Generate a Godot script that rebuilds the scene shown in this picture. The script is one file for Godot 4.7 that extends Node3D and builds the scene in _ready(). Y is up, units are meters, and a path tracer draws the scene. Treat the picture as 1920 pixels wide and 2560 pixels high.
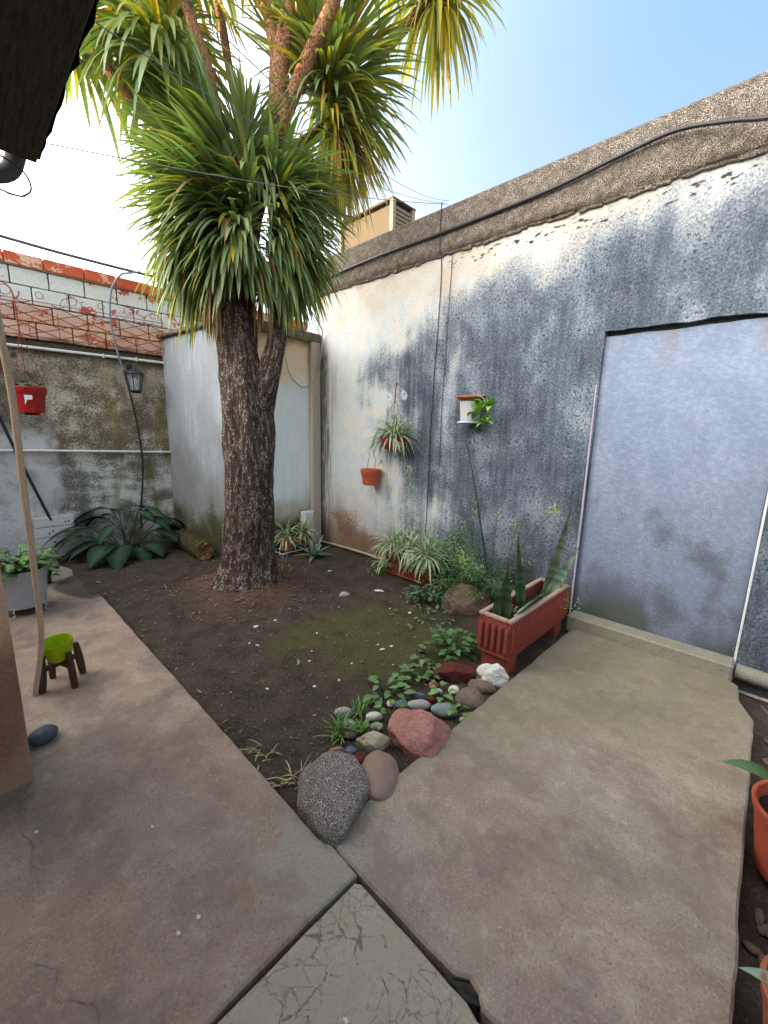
extends Node3D
# A walled back yard seen from under the porch: y up, metres.
# -z runs along the tall stained wall, +x runs towards it. Paving tops lie at y = 0.

const XW := 3.38      # plane of the tall wall
const ZB := -5.85     # plane of the rear wall
const SHX := 2.03     # side of the corner store
const SHZ := -4.45    # front of the corner store
const HR := Vector3(0.694, 0, 0.719)      # rightwards across the yard
const HC := Vector3(-0.71, 0, 0.69)       # towards the porch

var rng := RandomNumberGenerator.new()
var used := {}
var M := {}
var F0: PackedByteArray
var F1: PackedByteArray
var F2: PackedByteArray
var F3: PackedByteArray
var F4: PackedByteArray

func V(x, y, z) -> Vector3:
	return Vector3(x, y, z)

func rr(a: float, b: float) -> float:
	return rng.randf_range(a, b)

# ---------------------------------------------------------------- mesh collector
class MB:
	var v := PackedVector3Array()
	var n := PackedVector3Array()
	var t := PackedVector2Array()
	var c := PackedColorArray()
	var ix := PackedInt32Array()
	var col := Color(1, 1, 1)

	func face(pts: Array, center: Vector3, uvs: Array = []) -> void:
		var nn: Vector3 = (pts[1] - pts[0]).cross(pts[2] - pts[0])
		if nn.length_squared() < 1e-14 and pts.size() > 3:
			nn = (pts[2] - pts[0]).cross(pts[3] - pts[0])
		nn = nn.normalized()
		var mid := Vector3.ZERO
		for p in pts:
			mid += p
		mid /= pts.size()
		var flip: bool = nn.dot(mid - center) < 0.0
		if flip:
			nn = -nn
		var b := v.size()
		for k in pts.size():
			v.append(pts[k]); n.append(nn); c.append(col)
			if uvs.size() > k:
				t.append(uvs[k])
			elif absf(nn.y) > 0.7:
				t.append(Vector2(pts[k].x, pts[k].z))
			elif absf(nn.x) > absf(nn.z):
				t.append(Vector2(pts[k].z, -pts[k].y))
			else:
				t.append(Vector2(pts[k].x, -pts[k].y))
		for k in range(1, pts.size() - 1):
			if flip:
				ix.append_array([b, b + k, b + k + 1])
			else:
				ix.append_array([b, b + k + 1, b + k])

	# rows[i][j]: smooth sheet or, with wrap, a closed tube; outward decides whether normals point away from each row's middle
	func grid(rows: Array, wrap := false, outward := true, cols: Array = [], uvs := Vector2(1, 1)) -> void:
		var nr := rows.size()
		var nc: int = rows[0].size()
		var b := v.size()
		var flip := false
		var nrm := []
		for i in nr:
			var line := PackedVector3Array()
			for j in nc:
				var i0: int = maxi(i - 1, 0)
				var i1: int = mini(i + 1, nr - 1)
				var j0: int = (j - 1 + nc) % nc if wrap else maxi(j - 1, 0)
				var j1: int = (j + 1) % nc if wrap else mini(j + 1, nc - 1)
				var nn: Vector3 = (rows[i1][j] - rows[i0][j]).cross(rows[i][j1] - rows[i][j0])
				if nn.length_squared() < 1e-16:
					nn = (rows[i1][(j + 1) % nc] - rows[i0][(j + 1) % nc]).cross(rows[i1][j1] - rows[i1][j0] + rows[i0][j1] - rows[i0][j0])
				line.append(nn.normalized())
			nrm.append(line)
		if wrap and outward:
			var s := 0.0
			for i in nr:
				var mid := Vector3.ZERO
				for j in nc:
					mid += rows[i][j]
				mid /= nc
				for j in nc:
					s += nrm[i][j].dot(rows[i][j] - mid)
			flip = s < 0.0
		for i in nr:
			for j in nc:
				v.append(rows[i][j])
				n.append(-nrm[i][j] if flip else nrm[i][j])
				t.append(Vector2(float(j) / float(nc if wrap else nc - 1) * uvs.x, float(i) / float(nr - 1) * uvs.y))
				c.append(cols[i][j] if cols.size() else col)
		for i in nr - 1:
			for j in (nc if wrap else nc - 1):
				var j2 := (j + 1) % nc
				var a := b + i * nc + j
				var d := b + i * nc + j2
				var e := b + (i + 1) * nc + j
				var g := b + (i + 1) * nc + j2
				if flip:
					ix.append_array([a, e, d, d, e, g])
				else:
					ix.append_array([a, d, e, d, g, e])

	func box(p: Vector3, s: Vector3, bev := 0.0, bs := Basis()) -> void:
		var h := s * 0.5
		var e: float = minf(bev, minf(h.x, minf(h.y, h.z)) * 0.9)
		for ax in 3:
			var a1 := (ax + 1) % 3
			var a2 := (ax + 2) % 3
			for sg in [-1.0, 1.0]:
				var pts := []
				for q in [[-1, -1], [1, -1], [1, 1], [-1, 1]]:
					var w := Vector3.ZERO
					w[ax] = sg * h[ax]; w[a1] = q[0] * (h[a1] - e); w[a2] = q[1] * (h[a2] - e)
					pts.append(p + bs * w)
				face(pts, p)
				if e <= 0.0:
					continue
				for s2 in [-1.0, 1.0]:
					var ed := []
					for q in [[0, -1], [0, 1], [1, 1], [1, -1]]:
						var w := Vector3.ZERO
						w[ax] = sg * (h[ax] - (e if q[0] == 1 else 0.0))
						w[a1] = s2 * (h[a1] - (0.0 if q[0] == 1 else e))
						w[a2] = q[1] * (h[a2] - e)
						ed.append(p + bs * w)
					face(ed, p)
		if e > 0.0:
			for sx in [-1.0, 1.0]:
				for sy in [-1.0, 1.0]:
					for sz in [-1.0, 1.0]:
						face([p + bs * Vector3(sx * h.x, sy * (h.y - e), sz * (h.z - e)), p + bs * Vector3(sx * (h.x - e), sy * h.y, sz * (h.z - e)), p + bs * Vector3(sx * (h.x - e), sy * (h.y - e), sz * h.z)], p)

	func tube(pts: Array, rad, sides := 8, caps := true) -> void:
		var rows := []
		var side := Vector3.ZERO
		for i in pts.size():
			var d: Vector3 = (pts[mini(i + 1, pts.size() - 1)] - pts[maxi(i - 1, 0)]).normalized()
			if side == Vector3.ZERO:
				side = d.cross(Vector3.UP if absf(d.y) < 0.9 else Vector3.RIGHT).normalized()
			side = (side - d * side.dot(d)).normalized()
			var other := d.cross(side)
			var line := PackedVector3Array()
			var r: float = rad[i] if rad is Array else rad
			for j in sides:
				var a := TAU * j / sides
				line.append(pts[i] + (side * cos(a) + other * sin(a)) * r)
			rows.append(line)
		grid(rows, true)
		if caps:
			for e in [0, pts.size() - 1]:
				var away: Vector3 = pts[1] if e == 0 else pts[pts.size() - 2]
				face(Array(rows[e]), away)

	# profile: [radius, height] pairs from inside bottom over the rim to outside bottom or the other way
	func lathe(prof: Array, sides: int, o := Vector3.ZERO, bs := Basis(), wob := 0.0, ribs := 0, ribd := 0.0) -> void:
		var b := v.size()
		var np := prof.size()
		for i in np:
			var a: Vector2 = prof[maxi(i - 1, 0)]
			var z: Vector2 = prof[mini(i + 1, np - 1)]
			var d := (z - a).normalized()
			for j in sides + 1:
				var an := TAU * j / sides
				var r: float = prof[i].x * (1.0 + wob * sin(an * 3.0 + i))
				if ribs > 0 and i >= 2 and i <= 4:
					r -= ribd * (0.5 - 0.5 * cos(an * ribs)) * (1.0 if prof[i].x > 0.02 else 0.0)
				v.append(o + bs * Vector3(cos(an) * r, prof[i].y, sin(an) * r))
				n.append((bs * Vector3(cos(an) * d.y, -d.x, sin(an) * d.y)).normalized())
				t.append(Vector2(float(j) / sides, float(i) / np))
				c.append(col)
		for i in np - 1:
			for j in sides:
				var p := b + i * (sides + 1) + j
				var q := p + sides + 1
				ix.append_array([p, p + 1, q, p + 1, q + 1, q])

	# flat polygon in plan raised from y0 to y1 with a chamfered top edge
	func prism(poly: PackedVector2Array, y0: float, y1: float, bev := 0.0, us := 1.0) -> void:
		var cw := Geometry2D.is_polygon_clockwise(poly)
		var k := poly.size()
		var top := PackedVector2Array()
		for i in k:
			var d0 := (poly[i] - poly[(i - 1 + k) % k]).normalized()
			var d1 := (poly[(i + 1) % k] - poly[i]).normalized()
			var nn := (Vector2(-d0.y, d0.x) + Vector2(-d1.y, d1.x)).normalized()
			top.append(poly[i] + (nn if not cw else -nn) * bev)
		var tri := Geometry2D.triangulate_polygon(top)
		var b := v.size()
		for p in top:
			v.append(Vector3(p.x, y1, p.y)); n.append(Vector3.UP); t.append(p * us); c.append(col)
		for i in range(0, tri.size(), 3):
			var a := top[tri[i]]; var e := top[tri[i + 1]]; var g := top[tri[i + 2]]
			# seen from above (x right, z down) clockwise means positive cross
			if (e - a).cross(g - a) > 0.0:
				ix.append_array([b + tri[i], b + tri[i + 1], b + tri[i + 2]])
			else:
				ix.append_array([b + tri[i], b + tri[i + 2], b + tri[i + 1]])
		for i in k:
			var j := (i + 1) % k
			var inw := (top[i] + top[j]) * 0.5 - (poly[i] + poly[j]) * 0.5
			var m := (poly[i] + poly[j]) * 0.5
			var dir := Vector2(-(poly[j] - poly[i]).y, (poly[j] - poly[i]).x).normalized()
			if cw:
				dir = -dir
			var cen := Vector3(m.x + dir.x * 0.2, y0 - 0.2, m.y + dir.y * 0.2)
			var yb := y1 - bev
			face([Vector3(poly[i].x, y0, poly[i].y), Vector3(poly[j].x, y0, poly[j].y), Vector3(poly[j].x, yb, poly[j].y), Vector3(poly[i].x, yb, poly[i].y)], cen, [poly[i] * us, poly[j] * us, poly[j] * us + Vector2(0, .02), poly[i] * us + Vector2(0, .02)])
			if bev > 0.0:
				face([Vector3(poly[i].x, yb, poly[i].y), Vector3(poly[j].x, yb, poly[j].y), Vector3(top[j].x, y1, top[j].y), Vector3(top[i].x, y1, top[i].y)], cen, [poly[i] * us, poly[j] * us, top[j] * us, top[i] * us])

	# one blade or leaf; prof(t) gives half width from 0 to 1
	func leaf(p: Vector3, d: Vector3, hint: Vector3, L: float, W: float, droop: float, kind: int, fold: float, segs: int, cm0: Color, cm1: Color, ce0: Color, ce1: Color, wave := 0.0, bands := 0.0) -> void:
		var rows := []
		var cols := []
		d = d.normalized()
		var side := d.cross(Vector3.UP)
		if side.length() < 0.15 or hint.length() > 1.5:
			side = hint
		side = (side - d * side.dot(d)).normalized()
		for k in segs + 1:
			var s := float(k) / segs
			var w := 0.0
			match kind:
				0: w = (0.55 + 0.45 * minf(1.0, s * 6.0)) * (1.0 - pow(s, 3.2))          # strap
				1: w = sin(PI * pow(s, 0.72)) * 0.97 + 0.03 * (1.0 - s)                        # ovate
				2: w = (0.75 + 0.35 * sin(PI * minf(s * 1.5, 1.0))) * (1.0 - pow(s, 2.2))      # sword
				3: w = maxf(0.06, sin(PI * clampf((s - 0.25) / 0.75, 0.0, 1.0)))                # stalked
			w = w * W * 0.5
			side = (side - d * side.dot(d)).normalized()
			var nm := side.cross(d)
			var wv := nm * wave * W * sin(s * 17.0)
			rows.append(PackedVector3Array([p - side * w + nm * fold * w + wv, p, p + side * w + nm * fold * w - wv]))
			var b := 1.0
			if bands > 0.0:
				b = 0.45 + 0.85 * (0.5 + 0.5 * sin(s * bands + sin(s * bands * 0.37) * 2.0))
			var e := ce0.lerp(ce1, s) * b
			cols.append([e, cm0.lerp(cm1, s) * b, e])
			p += d * (L / segs)
			d = (d + Vector3.DOWN * (droop / segs)).normalized()
		grid(rows, false, false, cols)

	# stone: directions on a sphere pushed out to an ellipsoid, lumped by noise and cut by planes
	func stone(s: Vector3, nz: FastNoiseLite, amp: float, cuts: Array, nu := 14, nv := 22, pw := 2.0) -> void:
		var rows := []
		for i in nu + 1:
			var th := PI * i / nu
			var line := PackedVector3Array()
			for j in nv:
				var ph := TAU * j / nv
				var u := Vector3(sin(th) * cos(ph), cos(th), sin(th) * sin(ph))
				var r := 1.0 / pow(pow(absf(u.x), pw) + pow(absf(u.y), pw) + pow(absf(u.z), pw), 1.0 / pw)
				for q in cuts:
					var k: float = u.dot(q[0])
					if k > 0.05:
						r = minf(r, q[1] / k)
				r *= 1.0 + amp * nz.get_noise_3d(u.x * 100.0, u.y * 100.0, u.z * 100.0)
				line.append(u * r * s)
			rows.append(line)
		grid(rows, true)

	func mesh() -> ArrayMesh:
		var a := []
		a.resize(Mesh.ARRAY_MAX)
		a[Mesh.ARRAY_VERTEX] = v; a[Mesh.ARRAY_NORMAL] = n; a[Mesh.ARRAY_TEX_UV] = t; a[Mesh.ARRAY_COLOR] = c; a[Mesh.ARRAY_INDEX] = ix
		var m := ArrayMesh.new()
		m.add_surface_from_arrays(Mesh.PRIMITIVE_TRIANGLES, a)
		return m

# ---------------------------------------------------------------- scene tree helpers
func numbered(called: String) -> String:
	if not used.has(called):
		used[called] = 0
		return called
	used[called] += 1
	return "%s_%03d" % [called, used[called]]

func tag(o: Node, label: String, cat: String, group := "", kind := "") -> void:
	if label != "":
		o.set_meta("label", label)
	if cat != "":
		o.set_meta("category", cat)
	if group != "":
		o.set_meta("group", group)
	if kind != "":
		o.set_meta("kind", kind)

func thing(called: String, label: String, cat: String, at := Vector3.ZERO, group := "", kind := "") -> Node3D:
	var o := Node3D.new()
	o.name = numbered(called)
	add_child(o)
	o.position = at
	tag(o, label, cat, group, kind)
	return o

func part(parent: Node, called: String, mb, m: Material, at := Vector3.ZERO, kind := "") -> MeshInstance3D:
	var o := MeshInstance3D.new()
	o.name = called
	o.mesh = mb.mesh() if mb is MB else mb
	o.material_override = m
	o.position = at
	parent.add_child(o, true)
	if kind != "":
		o.set_meta("kind", kind)
	return o

func solo(called: String, label: String, cat: String, mb, m: Material, at := Vector3.ZERO, group := "", kind := "") -> MeshInstance3D:
	var o := part(self, numbered(called), mb, m, at)
	tag(o, label, cat, group, kind)
	return o

func smooth(pts: Array, per := 6) -> Array:
	var out := []
	for i in pts.size() - 1:
		var a: Vector3 = pts[maxi(i - 1, 0)]
		var d: Vector3 = pts[mini(i + 2, pts.size() - 1)]
		for k in per:
			out.append(pts[i].cubic_interpolate(pts[i + 1], a, d, float(k) / per))
	out.append(pts[pts.size() - 1])
	return out

func spread(vals: Array, per := 6) -> Array:
	var out := []
	for i in vals.size() - 1:
		for k in per:
			out.append(lerpf(vals[i], vals[i + 1], smoothstep(0.0, 1.0, float(k) / per)))
	out.append(vals[vals.size() - 1])
	return out

# ---------------------------------------------------------------- textures
func field(kind: int, freq: float, oct: int, sd: int) -> PackedByteArray:
	var f := FastNoiseLite.new()
	f.seed = sd
	f.frequency = freq
	f.noise_type = kind
	f.fractal_octaves = oct
	f.fractal_type = FastNoiseLite.FRACTAL_FBM if oct > 1 else FastNoiseLite.FRACTAL_NONE
	if kind == FastNoiseLite.TYPE_CELLULAR:
		f.cellular_return_type = FastNoiseLite.RETURN_DISTANCE2_SUB
		f.cellular_jitter = 1.0
		f.domain_warp_enabled = true
		f.domain_warp_amplitude = 14.0
		f.domain_warp_frequency = 0.03
	var im := f.get_seamless_image(512, 512, false, false, 0.12)
	im.convert(Image.FORMAT_L8)
	return im.get_data()

func s_(f: PackedByteArray, x: float, y: float) -> float:
	return f[((int(floor(y)) & 511) << 9) | (int(floor(x)) & 511)] / 255.0

func sb(f: PackedByteArray, x: float, y: float) -> float:    # smooth sample
	var x0 := floorf(x)
	var y0 := floorf(y)
	var a := x - x0
	var b := y - y0
	var i := int(x0)
	var j := int(y0)
	var r0 := (j & 511) << 9
	var r1 := ((j + 1) & 511) << 9
	var c0 := i & 511
	var c1 := (i + 1) & 511
	return lerpf(lerpf(f[r0 | c0], f[r0 | c1], a), lerpf(f[r1 | c0], f[r1 | c1], a), b) / 255.0

# fn(u, v) returns a Color whose alpha is the height; gives [colour texture, height texture]
func bake(w: int, h: int, fn: Callable) -> Array:
	var lines := []
	lines.resize(h)
	var job := WorkerThreadPool.add_group_task(func(y): lines[y] = bake_row(w, h, y, fn), h)
	WorkerThreadPool.wait_for_group_task_completion(job)
	var px := PackedByteArray()
	var hp := PackedByteArray()
	for y in h:
		px.append_array(lines[y][0])
		hp.append_array(lines[y][1])
	return [ImageTexture.create_from_image(Image.create_from_data(w, h, false, Image.FORMAT_RGB8, px)), ImageTexture.create_from_image(Image.create_from_data(w, h, false, Image.FORMAT_L8, hp))]

func bake_row(w: int, h: int, y: int, fn: Callable) -> Array:
	var px := PackedByteArray()
	px.resize(w * 3)
	var hp := PackedByteArray()
	hp.resize(w)
	for x in w:
		var c: Color = fn.call((x + 0.5) / w, (y + 0.5) / h)
		px[x * 3] = clampi(int(c.r * 255.0), 0, 255)
		px[x * 3 + 1] = clampi(int(c.g * 255.0), 0, 255)
		px[x * 3 + 2] = clampi(int(c.b * 255.0), 0, 255)
		hp[x] = clampi(int(c.a * 255.0), 0, 255)
	return [px, hp]

func mat(tx: Array, rough := 0.9, relief := 0.0, tri := 0.0, vcol := false) -> StandardMaterial3D:
	var m := StandardMaterial3D.new()
	m.albedo_texture = tx[0]
	m.roughness = rough
	m.metallic_specular = 0.3
	if relief > 0.0:
		m.heightmap_enabled = true
		m.heightmap_texture = tx[1]
		m.heightmap_scale = relief
	if tri > 0.0:
		m.uv1_triplanar = true
		m.uv1_scale = Vector3(tri, tri, tri)
		m.uv1_triplanar_sharpness = 4.0
	m.vertex_color_use_as_albedo = vcol
	return m

func flat(r: float, g: float, b: float, rough := 0.7, metal := 0.0) -> StandardMaterial3D:    # linear base colour
	var m := StandardMaterial3D.new()
	m.albedo_color = Color(r, g, b).linear_to_srgb()
	m.roughness = rough
	m.metallic = metal
	return m

func leafmat(rough := 0.45, through := Color(0.9, 0.95, 0.45)) -> StandardMaterial3D:
	var m := StandardMaterial3D.new()
	m.vertex_color_use_as_albedo = true
	m.roughness = rough
	m.metallic_specular = 0.45
	m.backlight_enabled = true
	m.backlight = through
	m.cull_mode = BaseMaterial3D.CULL_DISABLED
	return m

func C8(r: float, g: float, b: float, a := 0.5) -> Color:
	return Color(r / 255.0, g / 255.0, b / 255.0, a)

func nz(sd: int, freq := 0.01, oct := 3) -> FastNoiseLite:
	var f := FastNoiseLite.new()
	f.seed = sd
	f.frequency = freq
	f.noise_type = FastNoiseLite.TYPE_SIMPLEX_SMOOTH
	f.fractal_octaves = oct
	return f

# ---------------------------------------------------------------- surfaces
func at_curve(x: float, pts: Array) -> float:
	if x <= pts[0][0]:
		return pts[0][1]
	for i in pts.size() - 1:
		if x <= pts[i + 1][0]:
			return lerpf(pts[i][1], pts[i + 1][1], (x - pts[i][0]) / (pts[i + 1][0] - pts[i][0]))
	return pts[pts.size() - 1][1]

const MOULD_EDGE := [[0.0, -2.75], [0.6, -2.75], [1.0, -2.95], [1.4, -3.1], [1.8, -3.25], [2.2, -3.3], [2.5, -2.95], [2.75, -2.55], [3.0, -1.9]]
const MOULD_TOP := [[-3.5, 2.55], [-2.5, 2.86], [-1.6, 2.95], [-0.9, 2.98], [-0.5, 3.1], [0.0, 3.25]]

# tall wall: pale limewash eaten by blue-grey mould, splashed with soil at its foot
func fn_wall(u: float, v: float) -> Color:
	var z := -4.5 + 6.0 * u
	var y := 3.2 - 3.3 * v
	var warp := sb(F0, z * 80.0, y * 80.0) - 0.5
	var streak := sb(F1, z * 170.0, y * 13.0) - 0.5
	var streak2 := sb(F1, z * 560.0 + 99.0, y * 45.0) - 0.5
	var grain := sb(F2, z * 270.0, y * 230.0)
	var fine := s_(F2, z * 420.0 + 77.0, y * 420.0)
	var mid := sb(F1, z * 190.0 + 31.0, y * 150.0)
	var big := sb(F0, z * 150.0 + 200.0, y * 110.0)
	var d := smoothstep(-0.5, 0.6, z - at_curve(y, MOULD_EDGE) + warp * 1.4 + streak * 0.55 + streak2 * 0.15)
	d *= 1.0 - smoothstep(-0.42, 0.20, y - at_curve(z, MOULD_TOP) + warp * 0.5 + streak * 0.12 + streak2 * 0.1)
	d *= 1.0 - 0.16 * smoothstep(0.0, 0.3, big - 0.5)
	d *= 1.0 - 0.55 * exp(-pow((z + 2.42 + warp * 0.2) / 0.09, 2.0)) * smoothstep(1.2, 1.6, y) * smoothstep(2.5, 2.1, y)
	var cov := grain * 0.48 + mid * 0.28 + (streak2 + 0.5) * 0.12 + fine * 0.12
	var m := smoothstep(0.14, 0.84, cov + (d - 0.60) * 0.5)
	var pale := C8(202, 197, 188).lerp(C8(186, 196, 200), clampf(mid * 1.6 - 0.3 + warp, 0.0, 1.0))
	pale = pale.lerp(C8(186, 177, 163), (0.45 + 0.55 * smoothstep(0.40, 0.70, big)) * smoothstep(2.45, 2.95, y + warp * 0.5))
	var wash := C8(128, 139, 149)
	var dark := C8(46, 53, 62).lerp(C8(86, 96, 107), clampf(big * 1.5 - 0.25, 0.0, 1.0))
	var c := pale.lerp(wash, d * 0.8).lerp(dark, m * (0.25 + 0.65 * d) * (0.88 + 0.24 * (streak2 + 0.5)))
	if fine > 0.73 and d > 0.25:
		c = c.lerp(C8(150, 160, 170), 0.3)
	elif fine < 0.26 and d > 0.25:
		c = c.lerp(C8(32, 36, 44), 0.5)
	var pit := sb(F4, z * 330.0, y * 330.0)
	if pit > 0.80:
		c = c.lerp(C8(40, 44, 54), smoothstep(0.80, 0.90, pit) * (0.10 + 0.6 * d) * smoothstep(0.35, 0.6, big))
	var br := smoothstep(0.16, -0.16, y - 0.34 + warp * 0.7 + (grain - 0.5) * 0.35) * smoothstep(-2.55, -3.1, z + warp * 0.6)
	c = c.lerp(C8(104, 80, 64).lerp(C8(128, 100, 80), mid), br * 0.93)
	var sp := smoothstep(0.25, -0.25, y - 0.62 + warp * 0.8) * smoothstep(-2.5, -3.2, z)
	if fine > 0.60:
		c = c.lerp(C8(120, 92, 72), sp * 0.7)
	var foot := smoothstep(0.2, -0.1, y - 0.12 + warp * 0.5 + (mid - 0.5) * 0.3) * smoothstep(-2.7, -2.2, z)
	c = c.lerp(C8(58, 56, 50), foot * 0.75)
	var sg := smoothstep(-4.16, -4.40, z + (streak2 + streak) * 0.25) * smoothstep(2.75, 2.4, y + warp) * smoothstep(0.25, 0.55, mid * 0.6 + grain * 0.4 + 0.12)  # streaky dark band by the pilaster: stain with the pilaster's shade painted in
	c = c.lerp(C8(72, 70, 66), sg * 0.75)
	var rust := smoothstep(0.63, 0.75, sb(F1, z * 120.0, y * 60.0 + 40.0)) * smoothstep(3.0, 3.1, y + warp * 0.1)
	c = c.lerp(C8(170, 118, 90), rust * 0.3)
	var chip := smoothstep(0.69, 0.73, sb(F1, z * 260.0 + 7.0, y * 620.0)) * smoothstep(2.93, 2.98, y) * smoothstep(3.08, 3.03, y) * smoothstep(-2.6, -2.2, z)
	c = c.lerp(C8(60, 52, 48), chip)
	for b in [[-3.21, 1.86, 0.06], [-2.98, 1.88, 0.055]]:        # two patched screw holes beside the basket's hook
		var r: float = Vector2(z - b[0], y - b[1]).length() / b[2] + (mid - 0.5) * 1.6
		if r < 1.0:
			c = c.lerp(C8(198, 206, 212), smoothstep(1.0, 0.5, r) * 0.7)
		if Vector2(z - b[0], y - b[1]).length() < 0.010:
			c = C8(70, 72, 78)
	c.a = clampf(0.5 + (grain - 0.5) * 0.5 + (fine - 0.5) * 0.35 - smoothstep(0.8, 0.9, pit) * 0.4, 0.0, 1.0)
	return c

# blocked doorway: smooth cement wash, blotched, grimy at the sill
func fn_niche(u: float, v: float) -> Color:
	var z := u * 1.1
	var y := 2.3 - 2.3 * v
	var warp := sb(F0, z * 110.0 + 40.0, y * 110.0) - 0.5
	var mid := sb(F1, z * 120.0 + 11.0, y * 70.0)
	var lines := sb(F1, z * 330.0 + y * 210.0, y * 300.0 - z * 60.0)
	var fine := s_(F2, z * 330.0, y * 330.0)
	var c := C8(124, 134, 152).lerp(C8(114, 124, 142), smoothstep(0.3, 0.8, mid + warp * 0.4))
	c = c.lerp(C8(102, 118, 138), smoothstep(0.38, 0.82, lines) * 0.22)
	var scr := sb(F2, z * 90.0 + y * 60.0, y * 110.0 - z * 40.0)
	c = c.lerp(C8(100, 114, 134), smoothstep(0.5, 0.75, scr) * 0.22).lerp(C8(148, 158, 174), smoothstep(0.45, 0.25, scr) * 0.2)
	var arc := sb(F2, (Vector2(z - 0.2, y - 0.4).length()) * 330.0, atan2(y - 0.4, z - 0.2) * 40.0)
	c = c.lerp(C8(104, 112, 130), smoothstep(0.58, 0.75, arc) * 0.28)
	var blot := smoothstep(0.55, 0.72, sb(F0, z * 210.0 + 300.0, y * 150.0))
	c = c.lerp(C8(108, 120, 142), blot * 0.15)
	var grime := smoothstep(0.42, -0.36, y - 0.38 + warp * 1.0 + (mid - 0.5) * 0.8 + (fine - 0.5) * 0.25)
	c = c.lerp(C8(76, 80, 86), grime * 0.75)
	var green := smoothstep(0.10, -0.10, y - 0.12 + warp * 0.5)
	c = c.lerp(C8(66, 68, 52), green * 0.5)
	var drip := smoothstep(0.60, 0.75, sb(F1, z * 230.0, y * 18.0)) * smoothstep(1.9, 2.2, y)
	c = c.lerp(C8(120, 116, 118), drip * 0.5)
	c = c * (0.94 + fine * 0.12)
	c.a = clampf(0.5 + (lines - 0.5) * 0.7 + (fine - 0.5) * 0.2, 0.0, 1.0)
	return c

# weathered cement of parapet and copings: brown-grey with pale lichen
func fn_parapet(u: float, v: float) -> Color:
	var x := u * 512.0
	var y := v * 512.0
	var big := sb(F0, x, y)
	var mid := sb(F1, x * 1.0, y)
	var grain := sb(F2, x * 0.7, y * 0.7)
	var fine := s_(F2, x * 1.0 + 50.0, y)
	var c := C8(106, 97, 88).lerp(C8(128, 119, 109), big).lerp(C8(94, 84, 70), smoothstep(0.55, 0.8, mid) * 0.6)
	c = c.lerp(C8(168, 156, 144), smoothstep(0.56, 0.72, grain * 0.6 + big * 0.4) * 0.7)
	c = c.lerp(C8(58, 48, 42), smoothstep(0.52, 0.40, grain * 0.6 + mid * 0.4) * 0.7)
	c = c * (0.85 + fine * 0.3)
	c.a = clampf(grain * 0.8 + fine * 0.2, 0.0, 1.0)
	return c

# rear wall: dark damp render with pale patches, limewashed low down
func fn_rear(u: float, v: float) -> Color:
	var x := -0.6 + 2.7 * u
	var y := 2.4 - 2.5 * v
	var warp := sb(F0, x * 130.0, y * 130.0) - 0.5
	var mid := sb(F1, x * 150.0, y * 110.0)
	var horiz := sb(F1, x * 55.0 + 9.0, y * 160.0)
	var grain := sb(F2, x * 190.0, y * 190.0)
	var fine := s_(F2, x * 330.0, y * 330.0)
	var pale := smoothstep(0.36, 0.74, mid * 0.34 + horiz * 0.26 + grain * 0.34 + warp * 0.4 + 0.06 + 0.06 * sin(y * 3.3))
	pale *= 0.6 + 0.4 * smoothstep(0.5, 1.0, x + warp) * smoothstep(2.25, 1.8, y + warp * 0.6)
	var c := C8(92, 82, 68).lerp(C8(128, 118, 100), grain)
	c = c.lerp(C8(190, 180, 160).lerp(C8(216, 210, 196), fine), pale * 0.9)
	var low := smoothstep(1.22, 1.02, y + warp * 0.16)
	var lowpale := smoothstep(0.36, 0.74, horiz * 0.34 + mid * 0.3 + grain * 0.3 + warp * 0.45 + 0.10)
	c = c.lerp(C8(106, 106, 98).lerp(C8(206, 208, 206), lowpale), low * 0.9)
	var white := smoothstep(0.06, -0.06, x - 0.74 + warp * 0.35) * smoothstep(1.55, 1.35, y + warp * 0.3)
	c = c.lerp(C8(214, 216, 218).lerp(C8(168, 170, 168), smoothstep(0.42, 0.75, mid * 0.6 + grain * 0.4)), white * 0.85)
	var moss := smoothstep(0.5, 0.72, sb(F1, x * 100.0 + 60.0, y * 26.0)) * smoothstep(1.1, 1.5, x)
	c = c.lerp(C8(104, 96, 58), moss * 0.55)
	var top := smoothstep(2.16, 2.26, y + warp * 0.12)
	c = c.lerp(C8(58, 50, 42).lerp(C8(84, 78, 60), grain), top * 0.9)
	c = c.lerp(C8(64, 44, 36), smoothstep(0.52, 0.7, mid) * smoothstep(1.7, 2.1, y) * smoothstep(1.0, 0.6, x) * 0.8)
	c.a = clampf(0.3 + grain * 0.35 + fine * 0.2 + pale * 0.15, 0.0, 1.0)
	return c

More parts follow.
